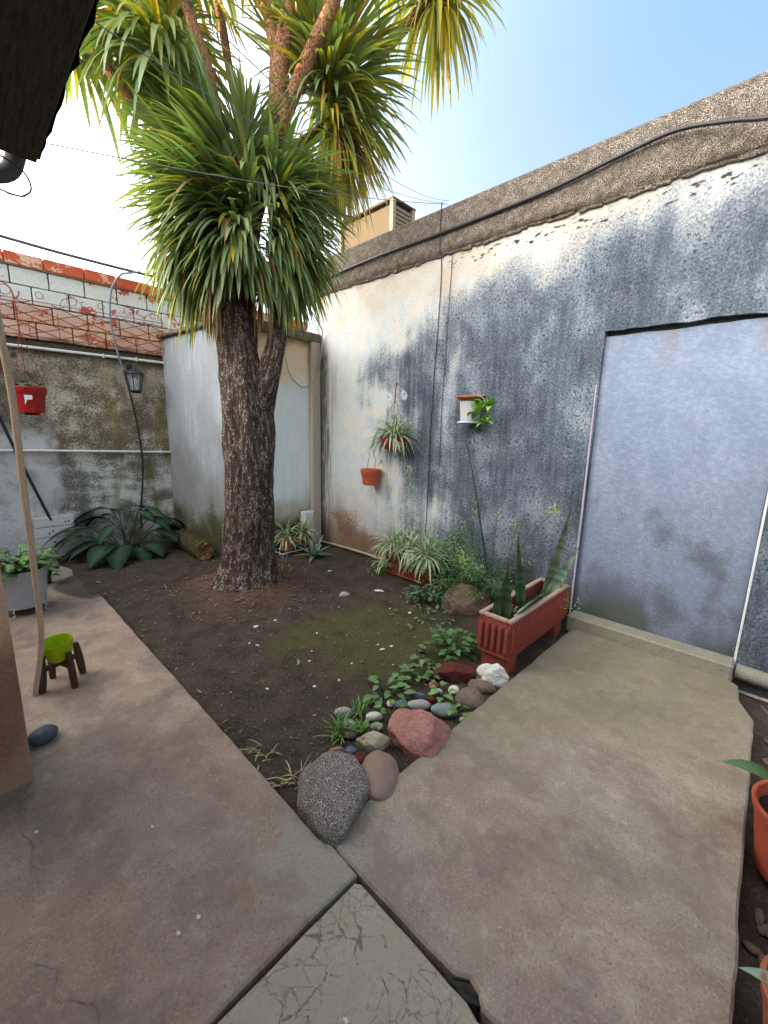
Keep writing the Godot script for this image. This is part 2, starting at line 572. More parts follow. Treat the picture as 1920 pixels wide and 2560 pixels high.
# painted block wall above it: white and peach limewash with red paint still clinging in patches
func fn_block(u: float, v: float) -> Color:
	var x := -0.6 + 2.7 * u
	var y := 3.3 - 1.1 * v
	var warp := sb(F0, x * 120.0, y * 150.0) - 0.5
	var mid := sb(F1, x * 110.0, y * 170.0)
	var fine := s_(F2, x * 300.0, y * 300.0)
	var grain := sb(F2, x * 150.0, y * 190.0)
	var c := C8(236, 236, 228).lerp(C8(220, 224, 218), mid)
	c = c.lerp(C8(242, 206, 180).lerp(C8(224, 178, 150), mid), smoothstep(0.05, -0.05, y - 2.66 + warp * 0.10))
	var red := smoothstep(0.70, 0.75, mid * 0.6 + grain * 0.25 + warp * 0.5 + 0.13)
	c = c.lerp(C8(196, 84, 64), red * 0.8)
	var cop := smoothstep(3.035, 3.04, y)
	var keep := smoothstep(0.40, 0.54, mid * 0.6 + grain * 0.3 + warp * 0.5 + 0.12)
	c = c.lerp(C8(236, 196, 168).lerp(C8(212, 104, 74), keep), cop)
	c = c.lerp(C8(72, 58, 46), smoothstep(2.40, 2.32, y + warp * 0.09) * 0.85)
	c = c * (0.92 + fine * 0.14)
	c.a = clampf(0.4 + grain * 0.4, 0.0, 1.0)
	return c

func fn_store_side(u: float, v: float) -> Color:
	var z := u * 1.4
	var y := 2.6 - 2.7 * v
	var warp := sb(F0, z * 120.0 + 70.0, y * 90.0) - 0.5
	var st := sb(F1, z * 330.0, y * 40.0)
	var grain := sb(F2, z * 220.0, y * 120.0)
	var fine := s_(F2, z * 400.0, y * 300.0)
	var c := C8(142, 147, 152).lerp(C8(166, 172, 178), smoothstep(0.4, 0.7, st * 0.6 + grain * 0.4))
	c = c.lerp(C8(112, 114, 116), smoothstep(0.45, 0.78, grain * 0.5 + st * 0.5 - warp * 0.5) * 0.5)
	c = c.lerp(C8(122, 122, 116), smoothstep(1.3, 0.8, y + warp * 0.9) * 0.5)
	c = c.lerp(C8(56, 58, 38).lerp(C8(84, 84, 56), fine), smoothstep(0.62, 0.18, y + warp * 0.6 + (grain - 0.5) * 0.25))
	c.a = clampf(0.3 + grain * 0.4 + fine * 0.2, 0.0, 1.0)
	return c

func fn_store_front(u: float, v: float) -> Color:
	var x := u * 1.5
	var y := 2.6 - 2.7 * v
	var warp := sb(F0, x * 100.0 + 170.0, y * 80.0) - 0.5
	var st := sb(F1, x * 260.0, y * 60.0)
	var fine := s_(F2, x * 300.0, y * 300.0)
	var c := C8(222, 230, 230).lerp(C8(208, 218, 220), st)
	c = c.lerp(C8(222, 198, 166), smoothstep(1.9, 2.3, y + warp * 0.8))
	c = c.lerp(C8(150, 118, 84), smoothstep(2.38, 2.5, y + warp * 0.3) * 0.6)
	c = c.lerp(C8(124, 106, 74), smoothstep(0.78, 0.42, y + warp * 0.5) * 0.6)
	c = c.lerp(C8(74, 64, 44).lerp(C8(96, 84, 62), fine), smoothstep(0.52, 0.30, y + warp * 0.4))
	c.a = clampf(0.4 + fine * 0.2, 0.0, 1.0)
	return c

# old cement paving with red pigment worn through
func concrete(x: float, z: float, red: float, moss: float) -> Color:
	var warp := sb(F0, x * 55.0, z * 55.0) - 0.5
	var big := sb(F0, x * 120.0 + 111.0, z * 120.0)
	var mid := sb(F1, x * 110.0, z * 110.0)
	var sm := sb(F1, x * 330.0 + 5.0, z * 330.0)
	var grain := sb(F2, x * 230.0, z * 230.0)
	var fine := s_(F2, x * 500.0 + 13.0, z * 500.0)
	var c := C8(142, 131, 116).lerp(C8(158, 134, 116), clampf(red + warp * 1.2, 0.0, 1.0))
	c = c.lerp(C8(164, 148, 132), smoothstep(0.48, 0.75, big * 0.6 + sm * 0.4) * 0.6)
	c = c.lerp(C8(126, 108, 96), smoothstep(0.54, 0.26, mid * 0.6 + big * 0.4) * 0.5)
	c = c.lerp(C8(186, 174, 158), smoothstep(0.61, 0.74, sm * 0.55 + grain * 0.2 + mid * 0.25) * 0.35)
	c = c.lerp(C8(116, 108, 76), clampf(moss * smoothstep(0.35, 0.65, mid * 0.6 + sm * 0.4), 0.0, 1.0) * 0.75)
	var swirl := sb(F1, x * 70.0 + z * 150.0 + warp * 60.0, z * 60.0 - x * 190.0)
	c = c.lerp(C8(122, 104, 92), smoothstep(0.55, 0.8, swirl) * 0.22).lerp(C8(176, 162, 146), smoothstep(0.45, 0.2, swirl) * 0.2)
	if fine > 0.78:
		c = c.lerp(C8(200, 190, 176), 0.32)
	elif fine < 0.22:
		c = c.lerp(C8(92, 80, 72), 0.34)
	var damp := smoothstep(0.50, 0.66, sb(F0, x * 170.0 + 260.0, z * 140.0 + 90.0) * 0.7 + sm * 0.3)
	c = c.lerp(C8(108, 94, 84), damp * 0.38)
	c = c.lerp(C8(192, 180, 166), smoothstep(0.70, 0.78, sb(F1, x * 620.0 + 17.0, z * 520.0)) * 0.12)
	var pit := sb(F4, x * 620.0, z * 620.0)
	c = c.lerp(C8(84, 72, 62), smoothstep(0.92, 0.98, pit) * 0.6 * smoothstep(0.4, 0.6, big))
	c.a = clampf(0.45 + (grain - 0.5) * 0.4 + (sm - 0.5) * 0.4 - smoothstep(0.92, 0.98, pit) * 0.3, 0.0, 1.0)
	return c

# left path: x -2.3..0.9 , z -5.9..-0.8
func fn_path(u: float, v: float) -> Color:
	var x := -0.8 + 1.7 * u
	var z := -5.9 + 5.1 * v
	var warp := sb(F0, x * 60.0 + 5.0, z * 60.0) - 0.5
	var c := concrete(x, z, 0.8 - 0.5 * smoothstep(-3.6, -5.0, z + warp * 2.0), 0.0)
	# damp stain where soil washes off the bed
	var r := Vector2((x - 0.80) / 0.26, (z + 4.62) / 0.42).length() + warp * 1.2
	c = c.lerp(C8(70, 62, 54, c.a), smoothstep(1.0, 0.75, r) * 0.8)
	var r2 := Vector2((x - 0.72) / 0.13, (z + 0.96) / 0.15).length() + warp * 1.6 + (sb(F1, x * 260.0, z * 260.0) - 0.5) * 0.9
	var patch := smoothstep(1.15, 0.75, r2)
	c = c.lerp(C8(166, 160, 142, c.a + 0.2).lerp(C8(144, 138, 120, c.a + 0.2), s_(F2, x * 300.0, z * 300.0)), patch * 0.85)
	var ca := c.a
	c = c * 0.93
	c.a = ca
	for q in [[0.49, -1.06, 0.045], [0.60, -0.98, 0.05]]:
		var r3: float = Vector2((x - q[0]) / q[2], (z - q[1]) / (q[2] * 1.3)).length() + warp
		c = c.lerp(C8(120, 92, 76, c.a), smoothstep(1.0, 0.2, r3 + (sb(F1, x * 300.0, z * 300.0) - 0.5) * 1.4) * 0.3)
	return c

# right path: x 0.7..3.5 , z -1.1..0.2
func fn_path2(u: float, v: float) -> Color:
	var x := 0.7 + 2.8 * u
	var z := -1.1 + 1.4 * v
	var warp := sb(F0, x * 60.0 + 95.0, z * 60.0) - 0.5
	var ms := smoothstep(1.7, 2.9, x + warp * 1.2 + (z + 0.5) * -0.5)
	var c := concrete(x + 7.0, z, 0.35 - 0.55 * smoothstep(1.3, 2.4, x + warp), ms)
	c = c.lerp(C8(112, 106, 90, c.a), ms * 0.62 * smoothstep(0.15, 0.6, sb(F1, x * 170.0, z * 170.0) * 0.6 + sb(F2, x * 150.0, z * 150.0) * 0.4 + 0.1))
	c = c.lerp(C8(92, 86, 74, c.a), smoothstep(0.05, -0.09, z + 0.99 + warp * 0.2) * 0.6)
	return c

# corner slab: grey-green screed covered in crazing
func fn_crazed(u: float, v: float) -> Color:
	var x := -0.15 + u
	var z := -0.9 + v
	var warp := sb(F0, x * 150.0 + 15.0, z * 150.0) - 0.5
	var mid := sb(F1, x * 160.0, z * 160.0)
	var fine := s_(F2, x * 420.0, z * 420.0)
	var grain := sb(F2, x * 260.0, z * 260.0)
	var c := C8(150, 138, 120).lerp(C8(162, 152, 134), mid).lerp(C8(146, 146, 124), smoothstep(0.5, 0.7, sb(F0, x * 170.0 + 250.0, z * 170.0)) * 0.6)
	c = c.lerp(C8(140, 128, 112), smoothstep(0.55, 0.75, grain * 0.5 + mid * 0.5) * 0.5)
	var a := sb(F3, x * 360.0 + warp * 70.0, z * 360.0)
	var b := sb(F3, x * 820.0 + 100.0 + warp * 60.0, z * 820.0 + warp * 90.0)
	var gate := smoothstep(0.38, 0.58, mid * 0.5 + sb(F1, x * 90.0 + 44.0, z * 90.0) * 0.5)
	var cr := smoothstep(0.045, 0.010, a) * (0.12 + 0.55 * gate)
	cr = maxf(cr, smoothstep(0.07, 0.015, b) * (0.05 + 0.38 * smoothstep(0.42, 0.62, sb(F1, x * 130.0 + 70.0, z * 130.0))))
	c = c.lerp(C8(88, 78, 64), cr)
	if fine > 0.82:
		c = c.lerp(C8(180, 174, 156), 0.5)
	c.a = clampf(0.7 + (grain - 0.5) * 0.3 - cr * 0.6, 0.0, 1.0)
	return c

func fn_soil(u: float, v: float) -> Color:
	var x := 0.5 + 3.0 * u
	var z := -5.9 + 5.0 * v
	var warp := sb(F0, x * 90.0 + 35.0, z * 90.0) - 0.5
	var mid := sb(F1, x * 140.0, z * 140.0)
	var grain := sb(F2, x * 210.0, z * 210.0)
	var fine := s_(F2, x * 420.0 + 3.0, z * 420.0)
	var c := C8(52, 45, 37).lerp(C8(70, 62, 51), mid * 0.7 + grain * 0.3)
	c = c.lerp(C8(40, 33, 27), smoothstep(0.48, 0.25, grain * 0.5 + mid * 0.5) * 0.7)
	var r := Vector2((x - 2.1) / 0.62, (z + 2.1) / 0.62).length() + warp * 1.7
	c = c.lerp(C8(74, 74, 38).lerp(C8(56, 55, 30), grain), smoothstep(1.25, 0.5, r) * 0.85 * smoothstep(0.25, 0.55, mid * 0.5 + grain * 0.5 + 0.1))
	var rt := Vector2(x - 1.86, z + 3.55).length() + warp * 0.5
	c = c.lerp(C8(94, 66, 54), smoothstep(0.75, 0.35, rt) * 0.6 * (0.4 + grain))
	if fine > 0.77:
		c = c.lerp(C8(128, 112, 94), 0.5)
	c.a = clampf(grain * 0.6 + fine * 0.4, 0.0, 1.0)
	return c

# bark: fissured, with white lichen dots
func bark(u: float, v: float, a: Color, b: Color, lich: float) -> Color:
	var x := u * 512.0
	var y := v * 512.0
	var fis := sb(F1, x * 4.0, y)
	var mid := sb(F1, x + 60.0, y + 20.0)
	var big := sb(F0, x * 2.0, y)
	var grain := sb(F2, x * 2.0, y)
	var dot := sb(F4, x + 9.0, y)
	var dot2 := sb(F4, x * 2.0 + 9.0, y * 2.0 + 50.0)
	var fine := s_(F2, x * 2.0 + 90.0, y * 2.0 + 60.0)
	var c := a.lerp(b, clampf(fis * 0.6 + (mid - 0.5) * 0.9 + (big - 0.5) * 0.9, 0.0, 1.0))
	c = c.lerp(C8(30, 23, 19), smoothstep(0.55, 0.28, fis * 0.45 + grain * 0.3 + mid * 0.25) * 0.85)
	var zone := 0.15 + 0.85 * smoothstep(0.42, 0.62, mid * 0.45 + big * 0.55)
	c = c.lerp(C8(196, 190, 178), smoothstep(0.61, 0.72, dot * 0.65 + grain * 0.35) * lich * zone)
	c = c.lerp(C8(206, 200, 190), smoothstep(0.78, 0.88, dot2) * lich * 0.7 * (0.3 + zone))
	if fine > 0.80:
		c = c.lerp(C8(150, 140, 128), lich * 0.4)
	c.a = clampf(fis * 0.45 + grain * 0.25 + mid * 0.3, 0.0, 1.0)
	return c

# speckled tile for small things: the fields are read once, then tinted for each material
var tile := []
var speck_height := []
const TN := 176

func read_tile() -> void:
	for k in 4:
		tile.append(PackedFloat32Array())
	for y in TN:
		for x in TN:
			var u := x * 512.0 / TN
			var v := y * 512.0 / TN
			tile[0].append(sb(F1, u, v))
			tile[1].append(sb(F0, u, v))
			tile[2].append(sb(F2, u, v))
			tile[3].append(sb(F2, u + 200.0, v + 90.0))

func noise_mat(a: Color, b: Color, dk: Color, lt: Color, k: float, tri: float, rough := 0.9, relief := 0.0) -> StandardMaterial3D:
	var px := PackedByteArray()
	px.resize(TN * TN * 3)
	var hp := PackedByteArray()
	hp.resize(TN * TN)
	for i in TN * TN:
		var mid: float = tile[0][i]
		var grain: float = tile[2][i]
		var c := a.lerp(b, clampf(mid * 0.7 + tile[1][i] * 0.6 - 0.15, 0.0, 1.0))
		var kk := k * clampf(mid * 1.5 - 0.1, 0.15, 1.0)
		c = c.lerp(dk, smoothstep(0.50, 0.36, grain) * kk).lerp(lt, smoothstep(0.58, 0.72, tile[3][i]) * kk)
		px[i * 3] = int(c.r * 255.0)
		px[i * 3 + 1] = int(c.g * 255.0)
		px[i * 3 + 2] = int(c.b * 255.0)
		hp[i] = int(clampf(grain * 0.5 + mid * 0.5, 0.0, 1.0) * 255.0)
	var tx := ImageTexture.create_from_image(Image.create_from_data(TN, TN, false, Image.FORMAT_RGB8, px))
	if not speck_height.size():
		speck_height.append(ImageTexture.create_from_image(Image.create_from_data(TN, TN, false, Image.FORMAT_L8, hp)))
	return mat([tx, speck_height[0]], rough, relief, tri)

func wood(u: float, v: float, a: Color, b: Color) -> Color:
	var g := sb(F1, u * 512.0 * 3.0, v * 512.0 * 0.25)
	var h := sb(F2, u * 512.0 * 2.0, v * 512.0 * 0.2)
	var c := a.lerp(b, clampf(g * 0.9 + (h - 0.5) * 0.6, 0.0, 1.0))
	c.a = g
	return c

func surfaces() -> void:
	F0 = field(FastNoiseLite.TYPE_SIMPLEX_SMOOTH, 0.012, 5, 11)
	F1 = field(FastNoiseLite.TYPE_SIMPLEX_SMOOTH, 0.035, 4, 12)
	F2 = field(FastNoiseLite.TYPE_SIMPLEX, 0.16, 3, 13)
	F3 = field(FastNoiseLite.TYPE_CELLULAR, 0.03, 1, 14)
	F4 = field(FastNoiseLite.TYPE_SIMPLEX, 0.09, 1, 15)
	read_tile()
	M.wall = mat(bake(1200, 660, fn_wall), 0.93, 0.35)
	M.niche = mat(bake(360, 760, fn_niche), 0.9, 0.15)
	M.parapet = mat(bake(512, 512, fn_parapet), 0.95, 0.6, 1.6)
	M.rear = mat(bake(600, 550, fn_rear), 0.95, 0.4)
	M.block = mat(bake(720, 300, fn_block), 0.9, 0.2)
	M.store_side = mat(bake(340, 640, fn_store_side), 0.93, 0.25)
	M.store_front = mat(bake(340, 640, fn_store_front), 0.93, 0.15)
	M.path = mat(bake(480, 1280, fn_path), 0.85, 0.6)
	M.path2 = mat(bake(840, 420, fn_path2), 0.85, 0.6)
	M.crazed = mat(bake(560, 560, fn_crazed), 0.88, 0.5)
	M.soil = mat(bake(600, 1000, fn_soil), 0.97, 0.9)
	M.bark = mat(bake(512, 512, func(u, v): return bark(u, v, C8(60, 47, 39), C8(94, 75, 62), 0.68)), 0.95, 1.5)
	M.bark_high = mat(bake(320, 320, func(u, v): return bark(u, v, C8(92, 66, 50), C8(146, 110, 84), 0.35)), 0.95, 1.6)
	M.limb = mat(bake(384, 384, func(u, v): return bark(u, v, C8(150, 104, 74), C8(196, 150, 110), 0.2)), 0.95, 1.0)
	M.log = mat(bake(256, 256, func(u, v): return bark(u, v, C8(52, 50, 28), C8(92, 84, 48), 0.15)), 0.95, 0.8)
	M.granite = noise_mat(C8(98, 90, 86), C8(132, 122, 114), C8(36, 32, 31), C8(220, 210, 200), 1.0, 1.9, 0.85, 0.8)
	M.tan_stone = noise_mat(C8(124, 104, 90), C8(140, 118, 102), C8(110, 90, 78), C8(150, 130, 114), 0.35, 4.0, 0.7, 0.1)
	M.pink_stone = noise_mat(C8(138, 92, 84), C8(168, 122, 112), C8(98, 52, 50), C8(212, 172, 158), 0.8, 2.2, 0.85, 0.8)
	M.yellow_stone = noise_mat(C8(190, 172, 134), C8(214, 204, 180), C8(110, 84, 52), C8(226, 222, 210), 0.7, 4.0, 0.85, 0.6)
	M.white_stone = noise_mat(C8(194, 188, 178), C8(212, 208, 202), C8(132, 122, 112), C8(224, 222, 218), 0.5, 3.0, 0.85, 0.5)
	M.red_stone = noise_mat(C8(72, 34, 26), C8(100, 48, 36), C8(32, 18, 16), C8(124, 70, 54), 0.7, 2.2, 0.8, 0.5)
	M.brown_stone = noise_mat(C8(92, 78, 66), C8(122, 106, 92), C8(62, 52, 46), C8(146, 130, 114), 0.4, 3.0, 0.85, 0.3)
	M.teal_stone = noise_mat(C8(104, 120, 116), C8(128, 140, 132), C8(84, 98, 96), C8(150, 158, 150), 0.4, 5.0, 0.6, 0.1)
	M.blue_stone = noise_mat(C8(70, 78, 92), C8(96, 102, 114), C8(50, 56, 68), C8(130, 134, 140), 0.35, 5.0, 0.55, 0.1)
	M.grey_stone = noise_mat(C8(146, 134, 130), C8(166, 156, 150), C8(118, 106, 102), C8(186, 178, 172), 0.35, 5.0, 0.7, 0.1)
	M.black_stone = noise_mat(C8(56, 58, 66), C8(76, 80, 90), C8(44, 46, 52), C8(96, 100, 110), 0.3, 4.0, 0.5, 0.1)
	M.planter = noise_mat(C8(118, 50, 40), C8(142, 66, 54), C8(74, 32, 27), C8(184, 136, 118), 0.6, 4.0, 0.75, 0.2)
	M.planter_rim = noise_mat(C8(142, 120, 106), C8(168, 154, 140), C8(118, 56, 42), C8(176, 166, 152), 0.6, 4.0, 0.9, 0.3)
	M.terracotta = noise_mat(C8(164, 76, 54), C8(182, 92, 66), C8(136, 62, 46), C8(198, 120, 96), 0.3, 4.0, 0.6, 0.05)
	M.terra_old = noise_mat(C8(150, 84, 62), C8(172, 104, 78), C8(112, 66, 52), C8(190, 140, 114), 0.5, 4.0, 0.85, 0.2)
	M.red_plastic = noise_mat(C8(150, 34, 32), C8(166, 44, 40), C8(128, 28, 28), C8(178, 64, 58), 0.25, 3.0, 0.4, 0.03)
	M.bowl = noise_mat(C8(128, 42, 28), C8(150, 56, 38), C8(100, 32, 24), C8(168, 78, 58), 0.4, 4.0, 0.5, 0.05)
	M.cement_pot = noise_mat(C8(164, 166, 170), C8(184, 186, 188), C8(128, 128, 132), C8(200, 202, 204), 0.6, 4.5, 0.9, 0.5)
	M.lime = noise_mat(C8(136, 160, 14), C8(148, 172, 22), C8(122, 146, 10), C8(160, 182, 40), 0.25, 3.0, 0.35, 0.02)
	M.stand = mat(bake(128, 256, func(u, v): return wood(u, v, C8(58, 40, 30), C8(98, 72, 54))), 0.7, 0.2, 5.0)
	M.bamboo = mat(bake(128, 256, func(u, v): return wood(u, v, C8(164, 142, 122), C8(204, 184, 162))), 0.75, 0.1, 3.0)
	M.eave = mat(bake(256, 256, func(u, v): return wood(u, v, C8(60, 54, 48), C8(92, 84, 74))), 0.9, 0.4, 1.2)
	M.column = mat(bake(256, 512, fn_column), 0.9, 0.2)
	M.log_end = noise_mat(C8(132, 102, 68), C8(156, 126, 86), C8(82, 60, 40), C8(176, 150, 112), 0.5, 6.0, 0.9, 0.4)
	M.potsoil = noise_mat(C8(44, 34, 28), C8(62, 50, 42), C8(26, 20, 18), C8(96, 80, 66), 0.6, 6.0, 0.97, 0.8)
	M.ground = noise_mat(C8(58, 48, 42), C8(78, 66, 56), C8(36, 30, 28), C8(112, 98, 84), 0.5, 0.9, 0.97, 0.8)
	M.white_paint = noise_mat(C8(200, 202, 200), C8(214, 214, 210), C8(168, 166, 160), C8(222, 222, 220), 0.3, 2.5, 0.7, 0.1)
	M.pvc = flat(0.72, 0.73, 0.70, 0.45)
	M.black = flat(0.012, 0.012, 0.014, 0.5)
	M.wire = flat(0.05, 0.05, 0.055, 0.55)
	M.greywire = flat(0.11, 0.11, 0.115, 0.7)
	M.bluewire = flat(0.18, 0.22, 0.26, 0.55)
	M.beige = flat(0.36, 0.30, 0.22, 0.6)
	M.iron = flat(0.03, 0.03, 0.034, 0.6)
	M.palewire = flat(0.40, 0.40, 0.41, 0.5)
	M.rust = noise_mat(C8(124, 58, 42), C8(146, 78, 58), C8(100, 44, 32), C8(186, 110, 84), 0.5, 6.0, 0.8, 0.05)
	M.pinkstrip = flat(0.38, 0.32, 0.37, 0.8)
	M.lead = flat(0.09, 0.09, 0.088, 0.9)
	M.cream_metal = noise_mat(C8(146, 134, 112), C8(160, 150, 128), C8(140, 122, 94), C8(222, 212, 190), 0.3, 3.0, 0.6, 0.05)
	M.fins = noise_mat(C8(70, 62, 50), C8(88, 80, 66), C8(46, 40, 32), C8(112, 104, 88), 0.5, 5.0, 0.7, 0.2)
	M.lantern = flat(0.02, 0.021, 0.028, 0.5)
	M.sticker = flat(0.75, 0.75, 0.73, 0.5)
	M.crackfill = flat(0.15, 0.115, 0.09, 0.95)
	M.sill = noise_mat(C8(116, 112, 98), C8(142, 138, 122), C8(78, 74, 62), C8(168, 164, 150), 0.6, 2.0, 0.93, 0.5)
	M.brick = noise_mat(C8(70, 48, 40), C8(96, 68, 56), C8(36, 28, 25), C8(124, 100, 86), 0.6, 3.0, 0.95, 0.4)
	M.dark = flat(0.02, 0.018, 0.016, 0.9)
	M.house = noise_mat(C8(190, 176, 158), C8(204, 192, 176), C8(160, 146, 130), C8(214, 206, 194), 0.3, 0.8, 0.9, 0.2)
	M.leaf = leafmat(0.42, Color(0.85, 0.92, 0.55))
	M.matte_leaf = leafmat(0.55, Color(0.5, 0.6, 0.3))
	M.gloss_leaf = leafmat(0.5, Color(0.3, 0.4, 0.2))
	M.dark_leaf = leafmat(0.42, Color(0.1, 0.14, 0.06))
	M.dark_leaf.metallic_specular = 0.14
	M.litter = leafmat(0.9, Color(0.2, 0.18, 0.1))
	var g := StandardMaterial3D.new()
	g.albedo_color = Color(0.75, 0.78, 0.8, 0.25)
	g.transparency = BaseMaterial3D.TRANSPARENCY_ALPHA
	g.roughness = 0.08
	M.glass = g
	M.glasspane = flat(0.03, 0.035, 0.04, 0.1)
	M.store_front2 = noise_mat(C8(176, 164, 146), C8(196, 186, 170), C8(112, 98, 84), C8(206, 200, 190), 0.6, 1.6, 0.93, 0.3)

func fn_column(u: float, v: float) -> Color:
	var y := 2.6 - 2.7 * v
	var warp := sb(F0, u * 120.0 + 12.0, y * 90.0) - 0.5
	var mid := sb(F1, u * 160.0, y * 130.0)
	var fine := s_(F2, u * 300.0, y * 330.0)
	var c := C8(218, 192, 164).lerp(C8(228, 206, 180), mid)
	c = c.lerp(C8(190, 148, 120), smoothstep(1.35, 0.85, y + warp * 0.5) * 0.8)
	c = c.lerp(C8(128, 94, 76).lerp(C8(152, 116, 94), mid), smoothstep(0.80, 0.55, y + warp * 0.4))
	c = c.lerp(C8(160, 132, 108), smoothstep(0.18, 0.08, y + warp * 0.2) * 0.7)
	c = c * (0.9 + fine * 0.18)
	c.a = clampf(0.3 + mid * 0.4 + fine * 0.3, 0.0, 1.0)
	return c

# ---------------------------------------------------------------- camera, sky, sun
func view() -> void:
	var cam := Camera3D.new()
	cam.name = "camera"
	add_child(cam)
	var fwd := V(0.70934, -0.19239, -0.67810)
	var right := V(0.69420, 0.02401, 0.71938)
	cam.transform = Transform3D(Basis(right, right.cross(-fwd) * -1.0, -fwd).orthonormalized(), V(0, 1.5, 0))
	cam.fov = 101.99
	cam.near = 0.05
	cam.far = 400.0
	cam.current = true
	# clear low-sun sky: blue overhead, whitening towards the horizon and towards the sun
	var sun := V(-0.83, 0.14, -0.55).normalized()
	var w := 512
	var h := 256
	var im := Image.create(w, h, false, Image.FORMAT_RGBF)
	for y in h:
		var el := (0.5 - (y + 0.5) / h) * PI
		for x in w:
			var az := (x + 0.5) / w * TAU       # column 0 looks along -z
			var d := Vector3(sin(az) * cos(el), sin(el), -cos(az) * cos(el))
			var up := maxf(d.y, 0.0)
			var g := maxf(0.0, d.dot(sun) * 0.5 + 0.5)
			var hz := pow(1.0 - up, 3.2)
			var r := Vector3(0.080, 0.162, 0.29).lerp(Vector3(0.50, 0.51, 0.51), hz)
			r += Vector3(7.0, 6.6, 6.0) * pow(g, 4.0) * (0.6 + 0.4 * hz)
			im.set_pixel(x, y, Color(r.x, r.y, r.z))
	var sm := PanoramaSkyMaterial.new()
	sm.panorama = ImageTexture.create_from_image(im)
	var sky := Sky.new()
	sky.sky_material = sm
	var env := Environment.new()
	env.background_mode = Environment.BG_SKY
	env.sky = sky
	env.tonemap_mode = Environment.TONE_MAPPER_LINEAR
	env.tonemap_exposure = EXPOSURE
	env.sdfgi_enabled = true
	env.ssao_enabled = true
	env.ssil_enabled = true
	var we := WorldEnvironment.new()
	we.name = "environment"
	we.environment = env
	add_child(we)
	var s := DirectionalLight3D.new()
	s.name = "sun"
	s.light_color = Color(1.0, 0.84, 0.58)
	s.light_energy = 1.6
	s.light_angular_distance = 0.5
	s.shadow_enabled = true
	add_child(s)
	s.look_at_from_position(Vector3.ZERO, -sun, Vector3.UP)

const EXPOSURE := 3.4

# ---------------------------------------------------------------- ground and paving
func soil_y(x: float, z: float) -> float:
	return lerpf(-0.05, 0.0, smoothstep(-1.5, -4.6, z)) + 0.02 * bump.get_noise_2d(x * 60.0, z * 60.0) + 0.013 * bump.get_noise_2d(x * 330.0, z * 330.0) + 0.006 * bump.get_noise_2d(x * 900.0, z * 900.0)

var bump: FastNoiseLite

func edge(a: Vector2, b: Vector2, k: int, amp: float, sd: float) -> PackedVector2Array:
	var out := PackedVector2Array()
	var nn := (b - a).orthogonal().normalized()
	for i in k:
		var s := float(i) / k
		out.append(a.lerp(b, s) + nn * amp * bump.get_noise_2d(s * (b - a).length() * 420.0, sd * 91.0))
	return out

func loop(pts: Array, amp: float, sd: float) -> PackedVector2Array:
	var out := PackedVector2Array()
	for i in pts.size():
		var a: Vector2 = pts[i]
		var b: Vector2 = pts[(i + 1) % pts.size()]
		out.append_array(edge(a, b, maxi(1, int((b - a).length() / 0.05)), amp, sd + i))
	return out

